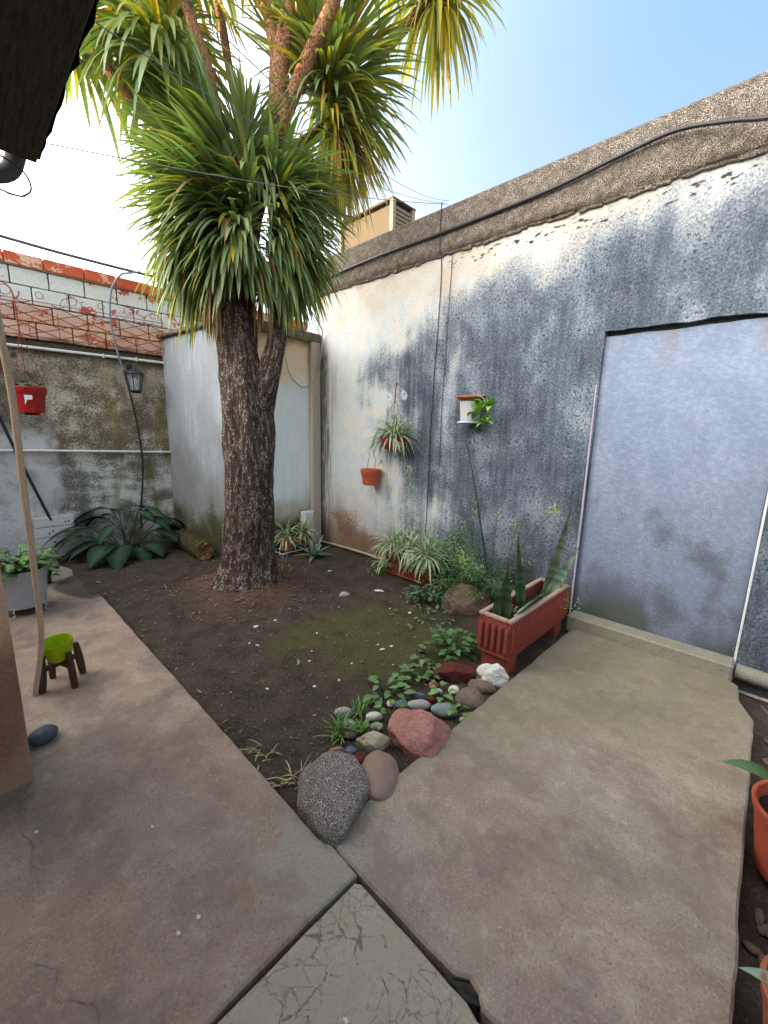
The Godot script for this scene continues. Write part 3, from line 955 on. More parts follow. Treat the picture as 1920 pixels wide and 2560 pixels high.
func paving() -> void:
	var g := MB.new()
	g.face([V(-60, -0.13, -60), V(60, -0.13, -60), V(60, -0.13, 60), V(-60, -0.13, 60)], V(0, -5, 0))
	M.ground.uv1_world_triplanar = true
	solo("ground", "dark earth under and around the yard", "ground", g, M.ground, Vector3.ZERO, "", "structure")
	# soil of the bed, a real uneven surface
	var rows := []
	for i in 161:
		var z := lerpf(-0.98, -5.86, i / 160.0)
		var line := PackedVector3Array()
		for j in 91:
			var x := lerpf(0.55, 3.42, j / 90.0)
			var y := soil_y(x, z)
			if x < 0.80 and z > -4.25:
				y = -0.10
			elif x < 0.80:
				y = lerpf(0.012, -0.03, smoothstep(0.80, 0.58 + 0.08 * bump.get_noise_1d(z * 200.0) + 0.14 * smoothstep(-5.0, -5.7, z), x)) + 0.006 * bump.get_noise_2d(x * 330.0, z * 330.0)
			var d := Vector2(x - 1.86, z + 3.56).length()
			y += 0.08 * smoothstep(0.62, 0.25, d)
			line.append(V(x, y, z))
		rows.append(line)
	var b := MB.new()
	b.grid(rows, false, false)
	for k in b.v.size():
		b.t[k] = Vector2((b.v[k].x - 0.5) / 3.0, (b.v[k].z + 5.9) / 5.0)
		if b.n[k].y < 0.0:
			b.n[k] = -b.n[k]
	for k in range(0, b.ix.size(), 3):
		var nn := (b.v[b.ix[k + 1]] - b.v[b.ix[k]]).cross(b.v[b.ix[k + 2]] - b.v[b.ix[k]])
		if nn.y > 0.0:
			var q := b.ix[k + 1]
			b.ix[k + 1] = b.ix[k + 2]
			b.ix[k + 2] = q
	solo("garden_soil", "dark bare soil of the garden bed round the palm, faintly mossy", "soil", b, M.soil, Vector3.ZERO, "", "structure")
	# left path
	var p := MB.new()
	var poly := loop([Vector2(-2.3, -5.84), Vector2(0.70, -5.84), Vector2(0.66, -5.5), Vector2(0.74, -5.2), Vector2(0.785, -4.9), Vector2(0.785, -1.045), Vector2(0.80, -1.035), Vector2(0.797, -0.85), Vector2(-2.3, -0.85)], 0.006, 3.0)
	p.prism(poly, -0.11, 0.0, 0.007)
	for k in p.v.size():
		p.t[k] = Vector2((p.v[k].x + 0.8) / 1.7, (p.v[k].z + 5.9) / 5.1)
	solo("concrete_path", "reddish cement path running along the bed towards the rear wall", "path", p, M.path, Vector3.ZERO, "", "structure")
	# right path
	p = MB.new()
	poly = loop([Vector2(0.803, -0.86), Vector2(0.806, -1.035), Vector2(2.2, -1.03), Vector2(3.26, -1.02), Vector2(3.26, -0.045), Vector2(3.22, 0.0), Vector2(3.02, 0.02), Vector2(2.86, 0.09), Vector2(2.2, 0.10), Vector2(1.5, 0.115), Vector2(1.1, 0.13), Vector2(0.80, 0.13), Vector2(0.80, -0.36), Vector2(0.825, -0.385), Vector2(0.835, -0.42), Vector2(0.81, -0.455), Vector2(0.802, -0.60)], 0.007, 30.0)
	p.prism(poly, -0.11, 0.0, 0.008)
	for k in p.v.size():
		p.t[k] = Vector2((p.v[k].x - 0.7) / 2.8, (p.v[k].z + 1.1) / 1.4)
	solo("concrete_path", "grey-brown cement path leading to the blocked doorway", "path", p, M.path2, Vector3.ZERO, "", "structure")
	# crazed corner slab
	p = MB.new()
	poly = loop([Vector2(-0.85, -0.836), Vector2(0.775, -0.836), Vector2(0.788, -0.82), Vector2(0.787, -0.4), Vector2(0.775, -0.36), Vector2(0.785, -0.3), Vector2(0.785, 0.85), Vector2(-0.85, 0.85)], 0.004, 60.0)
	p.prism(poly, -0.11, -0.004, 0.007)
	for k in p.v.size():
		p.t[k] = Vector2(p.v[k].x + 0.15, p.v[k].z + 0.9)
	solo("concrete_slab", "grey-green corner slab covered in fine crazing", "slab", p, M.crazed, Vector3.ZERO, "", "structure")
	p = MB.new()
	p.prism(loop([Vector2(-2.3, -0.836), Vector2(-0.86, -0.836), Vector2(-0.86, 0.86), Vector2(0.785, 0.86), Vector2(0.785, 3.0), Vector2(-2.3, 3.0)], 0.004, 80.0), -0.11, -0.002, 0.007)
	for k in p.v.size():
		p.t[k] = Vector2((p.v[k].x + 0.8) / 1.7, (p.v[k].z + 5.9) / 5.1)
	solo("porch_floor", "cement floor under the porch roof", "floor", p, M.path, Vector3.ZERO, "", "structure")
	# hairline cracks: real slits would be thinner than a millimetre, these are the dirt that fills them
	for cr in [[[0.018, -2.02], [0.03, -1.93], [0.01, -1.85], [0.035, -1.75], [0.02, -1.66], [0.05, -1.60]], [[-0.02, -1.32], [0.03, -1.25], [0.02, -1.18], [0.08, -1.10], [0.09, -1.04]], [[0.785, -2.34], [0.70, -2.335], [0.60, -2.315], [0.50, -2.30]], [[0.79, -1.03], [0.775, -0.98], [0.80, -0.93], [0.79, -0.87]]]:
		var q := MB.new()
		var L := []
		for i in cr.size():
			L.append(V(cr[i][0], 0.0, cr[i][1]))
		L = smooth(L, 5)
		for i in L.size() - 1:
			var a: Vector3 = L[i] + V(rr(-1, 1) * 0.004, 0, rr(-1, 1) * 0.004)
			L[i] = a
		for i in L.size() - 1:
			var d: Vector3 = (L[i + 1] - L[i]).normalized()
			var sd := d.cross(Vector3.UP) * rr(0.0005, 0.0011)
			q.face([L[i] - sd + V(0, 0.0035, 0), L[i] + sd + V(0, 0.0035, 0), L[i + 1] + sd + V(0, 0.0035, 0), L[i + 1] - sd + V(0, 0.0035, 0)], V(0, -5, 0))
		solo("path_crack", "thin dark crack in the cement path surface", "crack", q, M.crackfill, Vector3.ZERO, "cracks in the paths", "structure")

# ---------------------------------------------------------------- the tall wall
func uvw(p: Vector3) -> Vector2:
	return Vector2((p.z + 4.5) / 6.0, (3.2 - p.y) / 3.3)

func wall_sheet(b: MB, poly: PackedVector2Array) -> void:     # poly in (z, y) at x = XW
	var tri := Geometry2D.triangulate_polygon(poly)
	var base := b.v.size()
	for p in poly:
		var q := V(XW, p.y, p.x)
		b.v.append(q); b.n.append(V(-1, 0, 0)); b.t.append(uvw(q)); b.c.append(Color.WHITE)
	for i in range(0, tri.size(), 3):
		var k := [base + tri[i], base + tri[i + 1], base + tri[i + 2]]
		var nn := (b.v[k[1]] - b.v[k[0]]).cross(b.v[k[2]] - b.v[k[0]])
		if nn.x < 0.0:
			b.ix.append_array([k[0], k[2], k[1]])
		else:
			b.ix.append_array([k[0], k[1], k[2]])

func tall_wall() -> void:
	var o := thing("boundary_wall", "tall mould-stained plaster wall with a blocked doorway and cement parapet", "wall")
	var zl := -1.075      # doorway edges
	var zr := -0.055
	var top := 2.235
	var outline := PackedVector2Array()
	outline.append_array(PackedVector2Array([Vector2(-4.46, -0.12), Vector2(-4.46, 3.14), Vector2(4.0, 3.14), Vector2(4.0, -0.12), Vector2(zr, -0.12)]))
	var head := PackedVector2Array()
	for i in 9:
		outline.append(Vector2(zr + 0.004 * bump.get_noise_1d(i * 70.0), lerpf(-0.1, top, i / 8.0)))
	for i in 24:
		var s := (i + 1) / 25.0
		var e := Vector2(lerpf(zr, zl, s), top + 0.012 * bump.get_noise_1d(s * 500.0) - 0.02 * smoothstep(0.3, 0.0, s))
		outline.append(e)
		head.append(e)
	for i in 9:
		outline.append(Vector2(zl + 0.006 * bump.get_noise_1d(400.0 + i * 60.0), lerpf(top + 0.005, -0.1, i / 8.0)))
	outline.append(Vector2(zl, -0.12))
	var b := MB.new()
	wall_sheet(b, outline)
	# reveals of the doorway and the wall's back and ends
	var k := outline.size()
	for i in k:
		var a := outline[i]
		var e := outline[(i + 1) % k]
		if a.x < -2.0 and e.x < -2.0 or a.x > 1.0 or e.x > 1.0 or (a.y < -0.11 and e.y < -0.11):
			continue
		var mid := (a + e) * 0.5
		var away := Vector3(XW, mid.y, mid.x) + (Vector3(0, mid.y - 1.0, mid.x + 0.56).normalized()) * 0.5
		b.face([V(XW, a.y, a.x), V(XW, e.y, e.x), V(XW + 0.09, e.y, e.x), V(XW + 0.09, a.y, a.x)], away, [uvw(V(0, a.y, a.x)), uvw(V(0, e.y, e.x)), uvw(V(0, e.y + .02, e.x + .02)), uvw(V(0, a.y + .02, a.x + .02))])
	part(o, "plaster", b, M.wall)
	var body := MB.new()
	body.box(V(XW + 0.155, 1.5, -0.23), V(0.11, 3.3, 8.46))
	part(o, "masonry", body, M.parapet)
	# panel that fills the doorway, stopping short of the head so that a black slot stays open
	var nx := XW + 0.035
	var rows := []
	for i in 25:
		var y := lerpf(2.205, -0.02, i / 24.0)
		var line := PackedVector3Array()
		for j in 13:
			var z := lerpf(zl - 0.004, zr + 0.004, j / 12.0)
			var yy := y + (0.010 * bump.get_noise_1d(z * 400.0 + 90.0) if i == 0 else 0.0)
			line.append(V(nx + 0.004 * bump.get_noise_2d(z * 120.0, y * 120.0), yy, z))
		rows.append(line)
	var pn := MB.new()
	pn.grid(rows, false, false)
	for q in pn.v.size():
		pn.t[q] = Vector2((pn.v[q].z - zl) / 1.1, (2.3 - pn.v[q].y) / 2.3)
	pn.face([V(nx, 2.205, zl), V(nx, 2.205, zr), V(nx + 0.06, 2.2, zr), V(nx + 0.06, 2.2, zl)], V(nx, 0, -0.5))
	var np := part(o, "doorway_panel", pn, M.niche)
	np.set_meta("label", "pale blue-grey cement panel filling the old doorway")
	var ins := MB.new()
	ins.box(V(XW + 0.098, 1.1, (zl + zr) * 0.5), V(0.02, 2.6, zr - zl + 0.03))
	part(o, "slot_back", ins, M.sill)
	# pinkish edge strip and the pale right edge
	var st := MB.new()
	st.tube([V(XW - 0.002, 0.02, zl - 0.012), V(XW - 0.004, 0.9, zl - 0.010), V(XW - 0.003, 1.87, zl - 0.014)], [0.007, 0.008, 0.005], 6)
	part(o, "edge_strip", st, M.pinkstrip)
	st = MB.new()
	st.box(V(XW - 0.002, 1.05, zr + 0.012), V(0.012, 2.2, 0.013), 0.003)
	part(o, "edge_strip", st, M.white_paint)
	# parapet, standing proud on a chamfered underside
	var pr := MB.new()
	var prof := [Vector2(XW - 0.004, 3.095), Vector2(XW - 0.035, 3.115), Vector2(XW - 0.052, 3.16), Vector2(XW - 0.05, 3.30), Vector2(XW - 0.05, 3.455), Vector2(XW - 0.03, 3.476), Vector2(XW + 0.22, 3.470), Vector2(XW + 0.24, 3.3)]
	var lines := []
	for i in 141:
		var z := lerpf(-4.62, 4.0, i / 140.0)
		var line := PackedVector3Array()
		for j in prof.size():
			var wob := 0.011 * bump.get_noise_2d(z * 160.0, j * 130.0) + 0.006 * bump.get_noise_2d(z * 700.0, j * 50.0)
			line.append(V(prof[j].x + wob * (1.0 if j < 6 else 0.2), prof[j].y + wob * (1.2 if j < 3 else 0.5), z))
		lines.append(line)
	pr.grid(lines, false, false)
	pr.face([lines[0][0], lines[0][1], lines[0][2], lines[0][3], lines[0][4], lines[0][5], lines[0][6], lines[0][7]], V(XW, 3.2, 0))
	fix_out(pr, V(XW + 0.1, 3.2, 0), true)
	part(o, "parapet", pr, M.parapet)
	var lg := MB.new()      # ragged mortar bead under the parapet
	for i in 120:
		var z := lerpf(-4.45, 3.8, i / 119.0) + rr(-0.02, 0.02)
		lg.box(V(XW - 0.008, 3.098 + rr(-0.012, 0.004), z), V(0.03, rr(0.012, 0.035), rr(0.05, 0.12)), 0.006, Basis(Vector3.RIGHT, rr(-0.2, 0.2)))
	part(o, "mortar_bead", lg, M.parapet, Vector3.ZERO, "stuff")
	# sill step
	var sp := MB.new()
	sp.box(V(XW - 0.055, 0.03, -0.555), V(0.15, 0.14, 1.03), 0.012)
	var s := part(o, "door_sill", sp, M.sill)
	s.set_meta("label", "worn cement sill step below the doorway panel")
	# low plinth right of the doorway
	var pl := MB.new()
	var pts := []
	for i in 30:
		var z := lerpf(-0.03, 2.5, i / 29.0)
		pts.append(V(XW - 0.02, 0.03 + 0.02 * bump.get_noise_1d(z * 300.0), z))
	pl.tube(pts, 0.05, 7)
	part(o, "plinth", pl, M.sill)
	# pale skirting along the bed
	var sk := MB.new()
	sk.tube(smooth([V(3.30, 0.03, -4.40), V(3.345, 0.03, -3.9), V(3.35, 0.03, -3.4), V(3.35, 0.025, -3.05)], 4), 0.016, 7)
	var skp := part(o, "skirting", sk, M.beige)
	skp.set_meta("label", "pale pipe-like skirting at the wall's foot")
	# flat roof behind the parapet
	var rf := MB.new()
	rf.box(V(5.6, 3.2, -0.3), V(4.0, 0.2, 8.6), 0.0)
	part(o, "flat_roof", rf, M.parapet)

func fix_out(b: MB, c: Vector3, along_z := false) -> void:      # turn faces and normals away from an axis
	for k in range(0, b.ix.size(), 3):
		var p := (b.v[b.ix[k]] + b.v[b.ix[k + 1]] + b.v[b.ix[k + 2]]) / 3.0
		var q := Vector3(c.x, c.y, p.z) if along_z else c
		var nn := (b.v[b.ix[k + 2]] - b.v[b.ix[k]]).cross(b.v[b.ix[k + 1]] - b.v[b.ix[k]])
		if nn.dot(p - q) < 0.0:
			var w := b.ix[k + 1]
			b.ix[k + 1] = b.ix[k + 2]
			b.ix[k + 2] = w
	for k in b.v.size():
		var q := Vector3(c.x, c.y, b.v[k].z) if along_z else c
		if b.n[k].dot(b.v[k] - q) < 0.0 and absf(b.n[k].z) < 0.9:
			b.n[k] = -b.n[k]

# ---------------------------------------------------------------- corner store and rear wall
const SHF := 2.13     # its front left corner

func store() -> void:
	var o := thing("corner_store", "small flat-roofed plaster store filling the far corner behind the palm", "shed")
	var b := MB.new()
	b.face([V(2.01, -0.1, ZB), V(SHF, -0.1, SHZ), V(SHF, 2.56, SHZ), V(2.01, 2.56, ZB)], V(3, 1, -5), [Vector2(0, 1), Vector2(1, 1), Vector2(1, 0.015), Vector2(0, 0.015)])
	part(o, "side_wall", b, M.store_side)
	b = MB.new()
	b.face([V(SHF, -0.1, SHZ), V(XW, -0.1, SHZ), V(XW, 2.56, SHZ), V(SHF, 2.56, SHZ)], V(3, 1, -5), [Vector2(0, 1), Vector2(0.9, 1), Vector2(0.9, 0.015), Vector2(0, 0.015)])
	part(o, "front_wall", b, M.store_front)
	b = MB.new()
	b.box(V(3.06, 1.2, -5.2), V(1.8, 2.6, 1.4))
	part(o, "masonry", b, M.parapet)
	b = MB.new()
	b.box(V(3.30, 1.23, SHZ + 0.035), V(0.14, 2.66, 0.07), 0.012)
	part(o, "pilaster", b, M.store_front2)
	b = MB.new()
	b.box(V(2.79, 2.605, SHZ - 0.12), V(1.18, 0.11, 0.40), 0.015, Basis(Vector3.FORWARD, 0.015))
	b.box(V(2.09, 2.583, -5.22), V(0.16, 0.045, 1.30), 0.01, Basis(Vector3.UP, 0.085))
	part(o, "roof_edge", b, M.parapet)
	b = MB.new()
	b.box(V(2.78, 2.575, -5.30), V(1.24, 0.03, 1.0), 0.0)
	part(o, "roof", b, M.parapet)
	# loop of beige cable hung at the top right
	var c := MB.new()
	c.tube(smooth([V(2.80, 2.50, -4.38), V(2.83, 2.34, -4.36), V(2.91, 2.11, -4.36), V(3.09, 1.995, -4.36), V(3.26, 2.12, -4.33), V(3.33, 2.4, -4.33), V(3.335, 2.66, -4.30), V(3.20, 2.72, -4.2), V(2.9, 2.95, -4.1)], 7), 0.007, 6)
	solo("cable_loop", "loose beige cable hanging in a loop on the store front", "cable", c, M.beige)

func rear_wall() -> void:
	var o := thing("rear_wall", "damp grey rendered rear wall topped by red-flecked painted blocks", "wall")
	var b := MB.new()
	b.face([V(-3.2, -0.1, ZB), V(2.06, -0.1, ZB), V(2.06, 2.33, ZB), V(-3.2, 2.33, ZB)], V(1, 1, -9), [Vector2(-2.6 / 2.7, 1), Vector2(2.66 / 2.7, 1), Vector2(2.66 / 2.7, 0.028), Vector2(-2.6 / 2.7, 0.028)])
	part(o, "render_coat", b, M.rear)
	b = MB.new()
	b.box(V(-0.4, 1.1, ZB - 0.12), V(5.6, 2.46, 0.20))
	b.box(V(0.4, 2.65, ZB - 0.13), V(7.2, 0.90, 0.14))
	part(o, "core", b, M.parapet)
	# blocks in running bond, each a piece with its own edges; the coping row on top
	var hgt := 0.172
	for row in 4:
		var y := 3.035 - hgt * (row + 0.5)
		var x := -0.62 + (0.16 if row % 2 else 0.0)
		while x < 3.9:
			var w := 0.312
			var m := MB.new()
			m.box(V(x + w * 0.5, y, ZB - 0.045 + rr(-0.004, 0.004)), V(w - 0.012, hgt - 0.011, 0.09), 0.006)
			for k in m.v.size():
				m.t[k] = Vector2((m.v[k].x + 0.6) / 2.7, (3.3 - m.v[k].y) / 1.1)
			part(o, "block", m, M.block)
			x += w
	var cx := -0.75
	while cx < 3.9:
		var w := rr(0.30, 0.36)
		var m := MB.new()
		m.box(V(cx + w * 0.5, 3.10 + rr(-0.004, 0.004), ZB - 0.05), V(w - 0.008, 0.115, 0.17), 0.008)
		for k in m.v.size():
			m.t[k] = Vector2((m.v[k].x + 0.6) / 2.7, (3.3 - m.v[k].y) / 1.1)
		part(o, "coping_brick", m, M.block)
		cx += w
	b = MB.new()
	b.box(V(0.4, 3.040, ZB - 0.045), V(7.2, 0.012, 0.125))
	part(o, "mortar_ledge", b, M.beige)

func house() -> void:
	# the dwelling beside the porch
	var o := thing("house", "single-storey plastered house beside the porch", "house")
	var b := MB.new()
	b.box(V(-4.8, 1.4, -0.5), V(5.0, 3.0, 11.0), 0.03)
	part(o, "wall", b, M.house)
	b = MB.new()
	b.box(V(-4.8, 2.95, -0.5), V(5.3, 0.12, 11.3), 0.02)
	part(o, "roof", b, M.parapet)
	for z in [-3.6, -0.4, 1.8]:
		var wn := MB.new()
		wn.box(V(-2.28, 1.55, z), V(0.06, 1.1, 0.9), 0.01)
		var f := part(o, "window", wn, M.stand)
		for s in [-1, 1]:
			var pn := MB.new()
			pn.box(V(-2.243, 1.55, z + s * 0.21), V(0.012, 0.98, 0.38))
			part(f, "pane", pn, M.glasspane)
	# unseen two-storey block, added to keep the low sun off the yard
	var nb := thing("added_shade_block", "unseen plain two-storey block added to keep low sun off the yard", "building")
	b = MB.new()
	b.box(V(-17.0, 3.1, -12.0), V(6.0, 6.5, 36.0), 0.05)
	part(nb, "wall", b, M.house)
	b = MB.new()
	b.box(V(-17.0, 6.40, -12.0), V(6.4, 0.16, 36.4), 0.03)
	part(nb, "roof", b, M.parapet)
	for i in 12:
		for fl in 2:
			var wn := MB.new()
			wn.box(V(-13.98, 1.6 + fl * 2.9, -28.0 + i * 2.9), V(0.06, 1.3, 1.1), 0.01)
			part(nb, "window", wn, M.glasspane)
	# porch: roof sheet, fascia boards and post
	var p := thing("porch_roof", "dark underside of the porch roof with ragged edge", "roof")
	var y := 2.55
	b = MB.new()
	var pts := []
	var e := PackedVector2Array([Vector2(-2.3, -2.42)])
	for i in 40:
		e.append(Vector2(lerpf(-2.2, 0.41, i / 39.0), -2.42 + 0.006 * bump.get_noise_1d(i * 60.0)))
	for i in range(1, 90):
		e.append(Vector2(0.41 + 0.010 * bump.get_noise_1d(900.0 + i * 55.0) + 0.004 * sin(i * 1.9), lerpf(-2.42, 3.2, i / 89.0)))
	e.append(Vector2(-2.3, 3.2))
	b.prism(e, y + 0.02, y + 0.10, 0.008)
	b.face([V(-2.3, y + 0.02, -2.42), V(0.40, y + 0.02, -2.42), V(0.40, y + 0.02, 3.2), V(-2.3, y + 0.02, 3.2)], V(0, 9, 0))
	part(p, "roof_sheet", b, M.eave)
	for i in 14:          # planks below the sheet
		b = MB.new()
		var x := 0.385 - i * 0.195
		b.box(V(x - 0.085, y + 0.008 + rr(-0.003, 0.003), 0.39), V(0.188, 0.022, 5.6), 0.003)
		part(p, "plank", b, M.eave)
	b = MB.new()
	b.box(V(-1.0, y - 0.075, -2.24), V(2.4, 0.13, 0.09), 0.006)
	part(p, "beam", b, M.eave)
	# post
	b = MB.new()
	var bx := [V(-0.26, 0, -2.40), V(0.08, 0, -2.40), V(0.08, 0, -2.10), V(-0.26, 0, -2.10)]
	var rows := []
	for i in 30:
		var line := PackedVector3Array()
		var hy := lerpf(-0.01, 2.42, i / 29.0)
		for q in 4:
			for k in 4:
				var a: Vector3 = bx[q]
				var d: Vector3 = bx[(q + 1) % 4]
				var s: float = [0.02, 0.3, 0.7, 0.98][k]
				var w: Vector3 = a.lerp(d, s)
				var j := bump.get_noise_3d(w.x * 300.0, hy * 200.0, w.z * 300.0) * 0.004
				line.append(V(w.x + j, hy, w.z + j))
		rows.append(line)
	b.grid(rows, true)
	for k in b.v.size():
		var ang := float(k % 16) / 4.0
		b.t[k] = Vector2(ang * 0.33, (2.6 - b.v[k].y) / 2.7)
	solo("porch_post", "square porch post, cream above and brown at the bottom", "post", b, M.column)
	# downpipe elbow under the eave corner with a loop of wire
	b = MB.new()
	b.tube(smooth([V(-0.30, 2.47, -2.50), V(0.15, 2.475, -2.50), V(0.25, 2.485, -2.50), V(0.315, 2.52, -2.49), V(0.345, 2.60, -2.47)], 5), 0.033, 12)
	solo("gutter_pipe", "grey drain pipe elbow tucked under the eave corner", "pipe", b, M.lead)
	b = MB.new()
	b.tube(smooth([V(0.20, 2.53, -2.45), V(0.28, 2.545, -2.45), V(0.335, 2.53, -2.45), V(0.366, 2.497, -2.45), V(0.371, 2.455, -2.45), V(0.345, 2.424, -2.45), V(0.319, 2.417, -2.45), V(0.271, 2.421, -2.45), V(0.1, 2.46, -2.45)], 6), 0.0038, 6)
	solo("wire_loop", "thin wire curling below the eave pipe", "wire", b, M.wire)

# ---------------------------------------------------------------- the palm-like tree
const GREEN := [[0.20, 0.28, 0.12], [0.25, 0.34, 0.15], [0.14, 0.21, 0.09], [0.31, 0.40, 0.21], [0.30, 0.36, 0.14]]
const YELLOW := [[0.62, 0.52, 0.04], [0.50, 0.48, 0.05], [0.64, 0.46, 0.04], [0.36, 0.42, 0.06]]  # old yellow leaves, brightened so the colour also carries backlit sun glow
const DEAD := [[0.40, 0.19, 0.08], [0.46, 0.27, 0.13], [0.30, 0.15, 0.07]]

func lin(a: Array) -> Color:
	return Color(a[0], a[1], a[2])

func limb(o: Node, called: String, pts: Array, rad: Array, sides: int, m: Material, rough: float, vs: float) -> MeshInstance3D:
	var P := smooth(pts, 8)
	var R := spread(rad, 8)
	if called == "branch":
		for i in R.size():
			R[i] *= 0.84
	var rows := []
	var len := 0.0
	var lens := []
	for i in P.size():
		if i > 0:
			len += (P[i] - P[i - 1]).length()
		lens.append(len)
		var d: Vector3 = (P[mini(i + 1, P.size() - 1)] - P[maxi(i - 1, 0)]).normalized()
		var sd := d.cross(HC).normalized()
		var ot := sd.cross(d)
		var line := PackedVector3Array()
		for j in sides + 1:
			var a := TAU * j / sides
			var u := sd * cos(a) + ot * sin(a)
			var r: float = R[i] * (1.0 + rough * bump.get_noise_3d(cos(a) * 90.0 + P[i].x * 40.0, P[i].y * 110.0, sin(a) * 90.0) + rough * 0.6 * bump.get_noise_3d(cos(a) * 330.0, P[i].y * 190.0, sin(a) * 330.0))
			line.append(P[i] + u * r)
		rows.append(line)
	var b := MB.new()
	b.grid(rows, false, false)
	for i in P.size():
		for j in sides + 1:
			b.t[i * (sides + 1) + j] = Vector2(roundf(TAU * R[0] * vs) / sides * j if vs * R[0] * TAU > 1.0 else float(j) / sides, lens[i] * vs)
	fix_tube(b, P, sides + 1)
	return part(o, called, b, m)

func fix_tube(b: MB, P: Array, nc: int) -> void:
	for i in P.size():
		var last := i * nc + nc - 1
		var nn := (b.n[i * nc] + b.n[last]).normalized()
		b.n[i * nc] = nn
		b.n[last] = nn
		for j in nc:
			if b.n[i * nc + j].dot(b.v[i * nc + j] - P[i]) < 0.0:
				b.n[i * nc + j] = -b.n[i * nc + j]
	for k in range(0, b.ix.size(), 3):
		var a := b.ix[k]
		var nn := (b.v[b.ix[k + 2]] - b.v[a]).cross(b.v[b.ix[k + 1]] - b.v[a])
		if nn.dot(b.n[a]) < 0.0:
			var w := b.ix[k + 1]
			b.ix[k + 1] = b.ix[k + 2]
			b.ix[k + 2] = w

# az 0 points rightwards across the yard, 90 towards the porch
func rosette(o: Node, at: Vector3, n: int, solo_n: int, L: float, W: float, el: Vector2, az: Vector2, droop: Vector2, yel: float, dead: float, len_stem := 0.16) -> void:
	var b := MB.new()
	var singles := []
	for i in n:
		var a := deg_to_rad(rr(az.x, az.y))
		var e := deg_to_rad(lerpf(el.x, el.y, pow(rng.randf(), 0.9)))
		var d := (HR * cos(a) + HC * sin(a)) * cos(e) + Vector3.UP * sin(e)
		var l := L * rr(0.72, 1.12)
		var p := at + V(rr(-0.03, 0.03), rr(-len_stem, 0.04), rr(-0.03, 0.03)) + d * 0.03
		var pal := GREEN
		var k := rng.randf()
		if k < dead:
			pal = DEAD
		elif k < dead + yel:
			pal = YELLOW
		var c := lin(pal[rng.randi() % pal.size()]) * rr(0.8, 1.2)
		var tip := c
		if pal == GREEN and rng.randf() < 0.35:
			tip = c.lerp(Color(0.30, 0.26, 0.06), rr(0.2, 0.8))
		elif pal == YELLOW:
			tip = c.lerp(Color(0.36, 0.16, 0.04), rr(0.1, 0.6))
		var base := c.lerp(Color(0.20, 0.24, 0.10), 0.35)
		var w := W * rr(0.75, 1.2) * (0.7 if pal == DEAD else 1.0)
		var one: MB = b
		if i < solo_n:
			one = MB.new()
			singles.append(one)
		one.leaf(p, d, HR, l, w, rr(droop.x, droop.y) * (1.5 if pal == DEAD else 1.0), 0, rr(0.15, 0.45), 7, base, tip, base * 0.92, tip * 0.92, 0.0)
	var r := part(o, "leaf_rosette", b, M.leaf)
	for s in singles:
		part(r, "leaf", s, M.leaf)

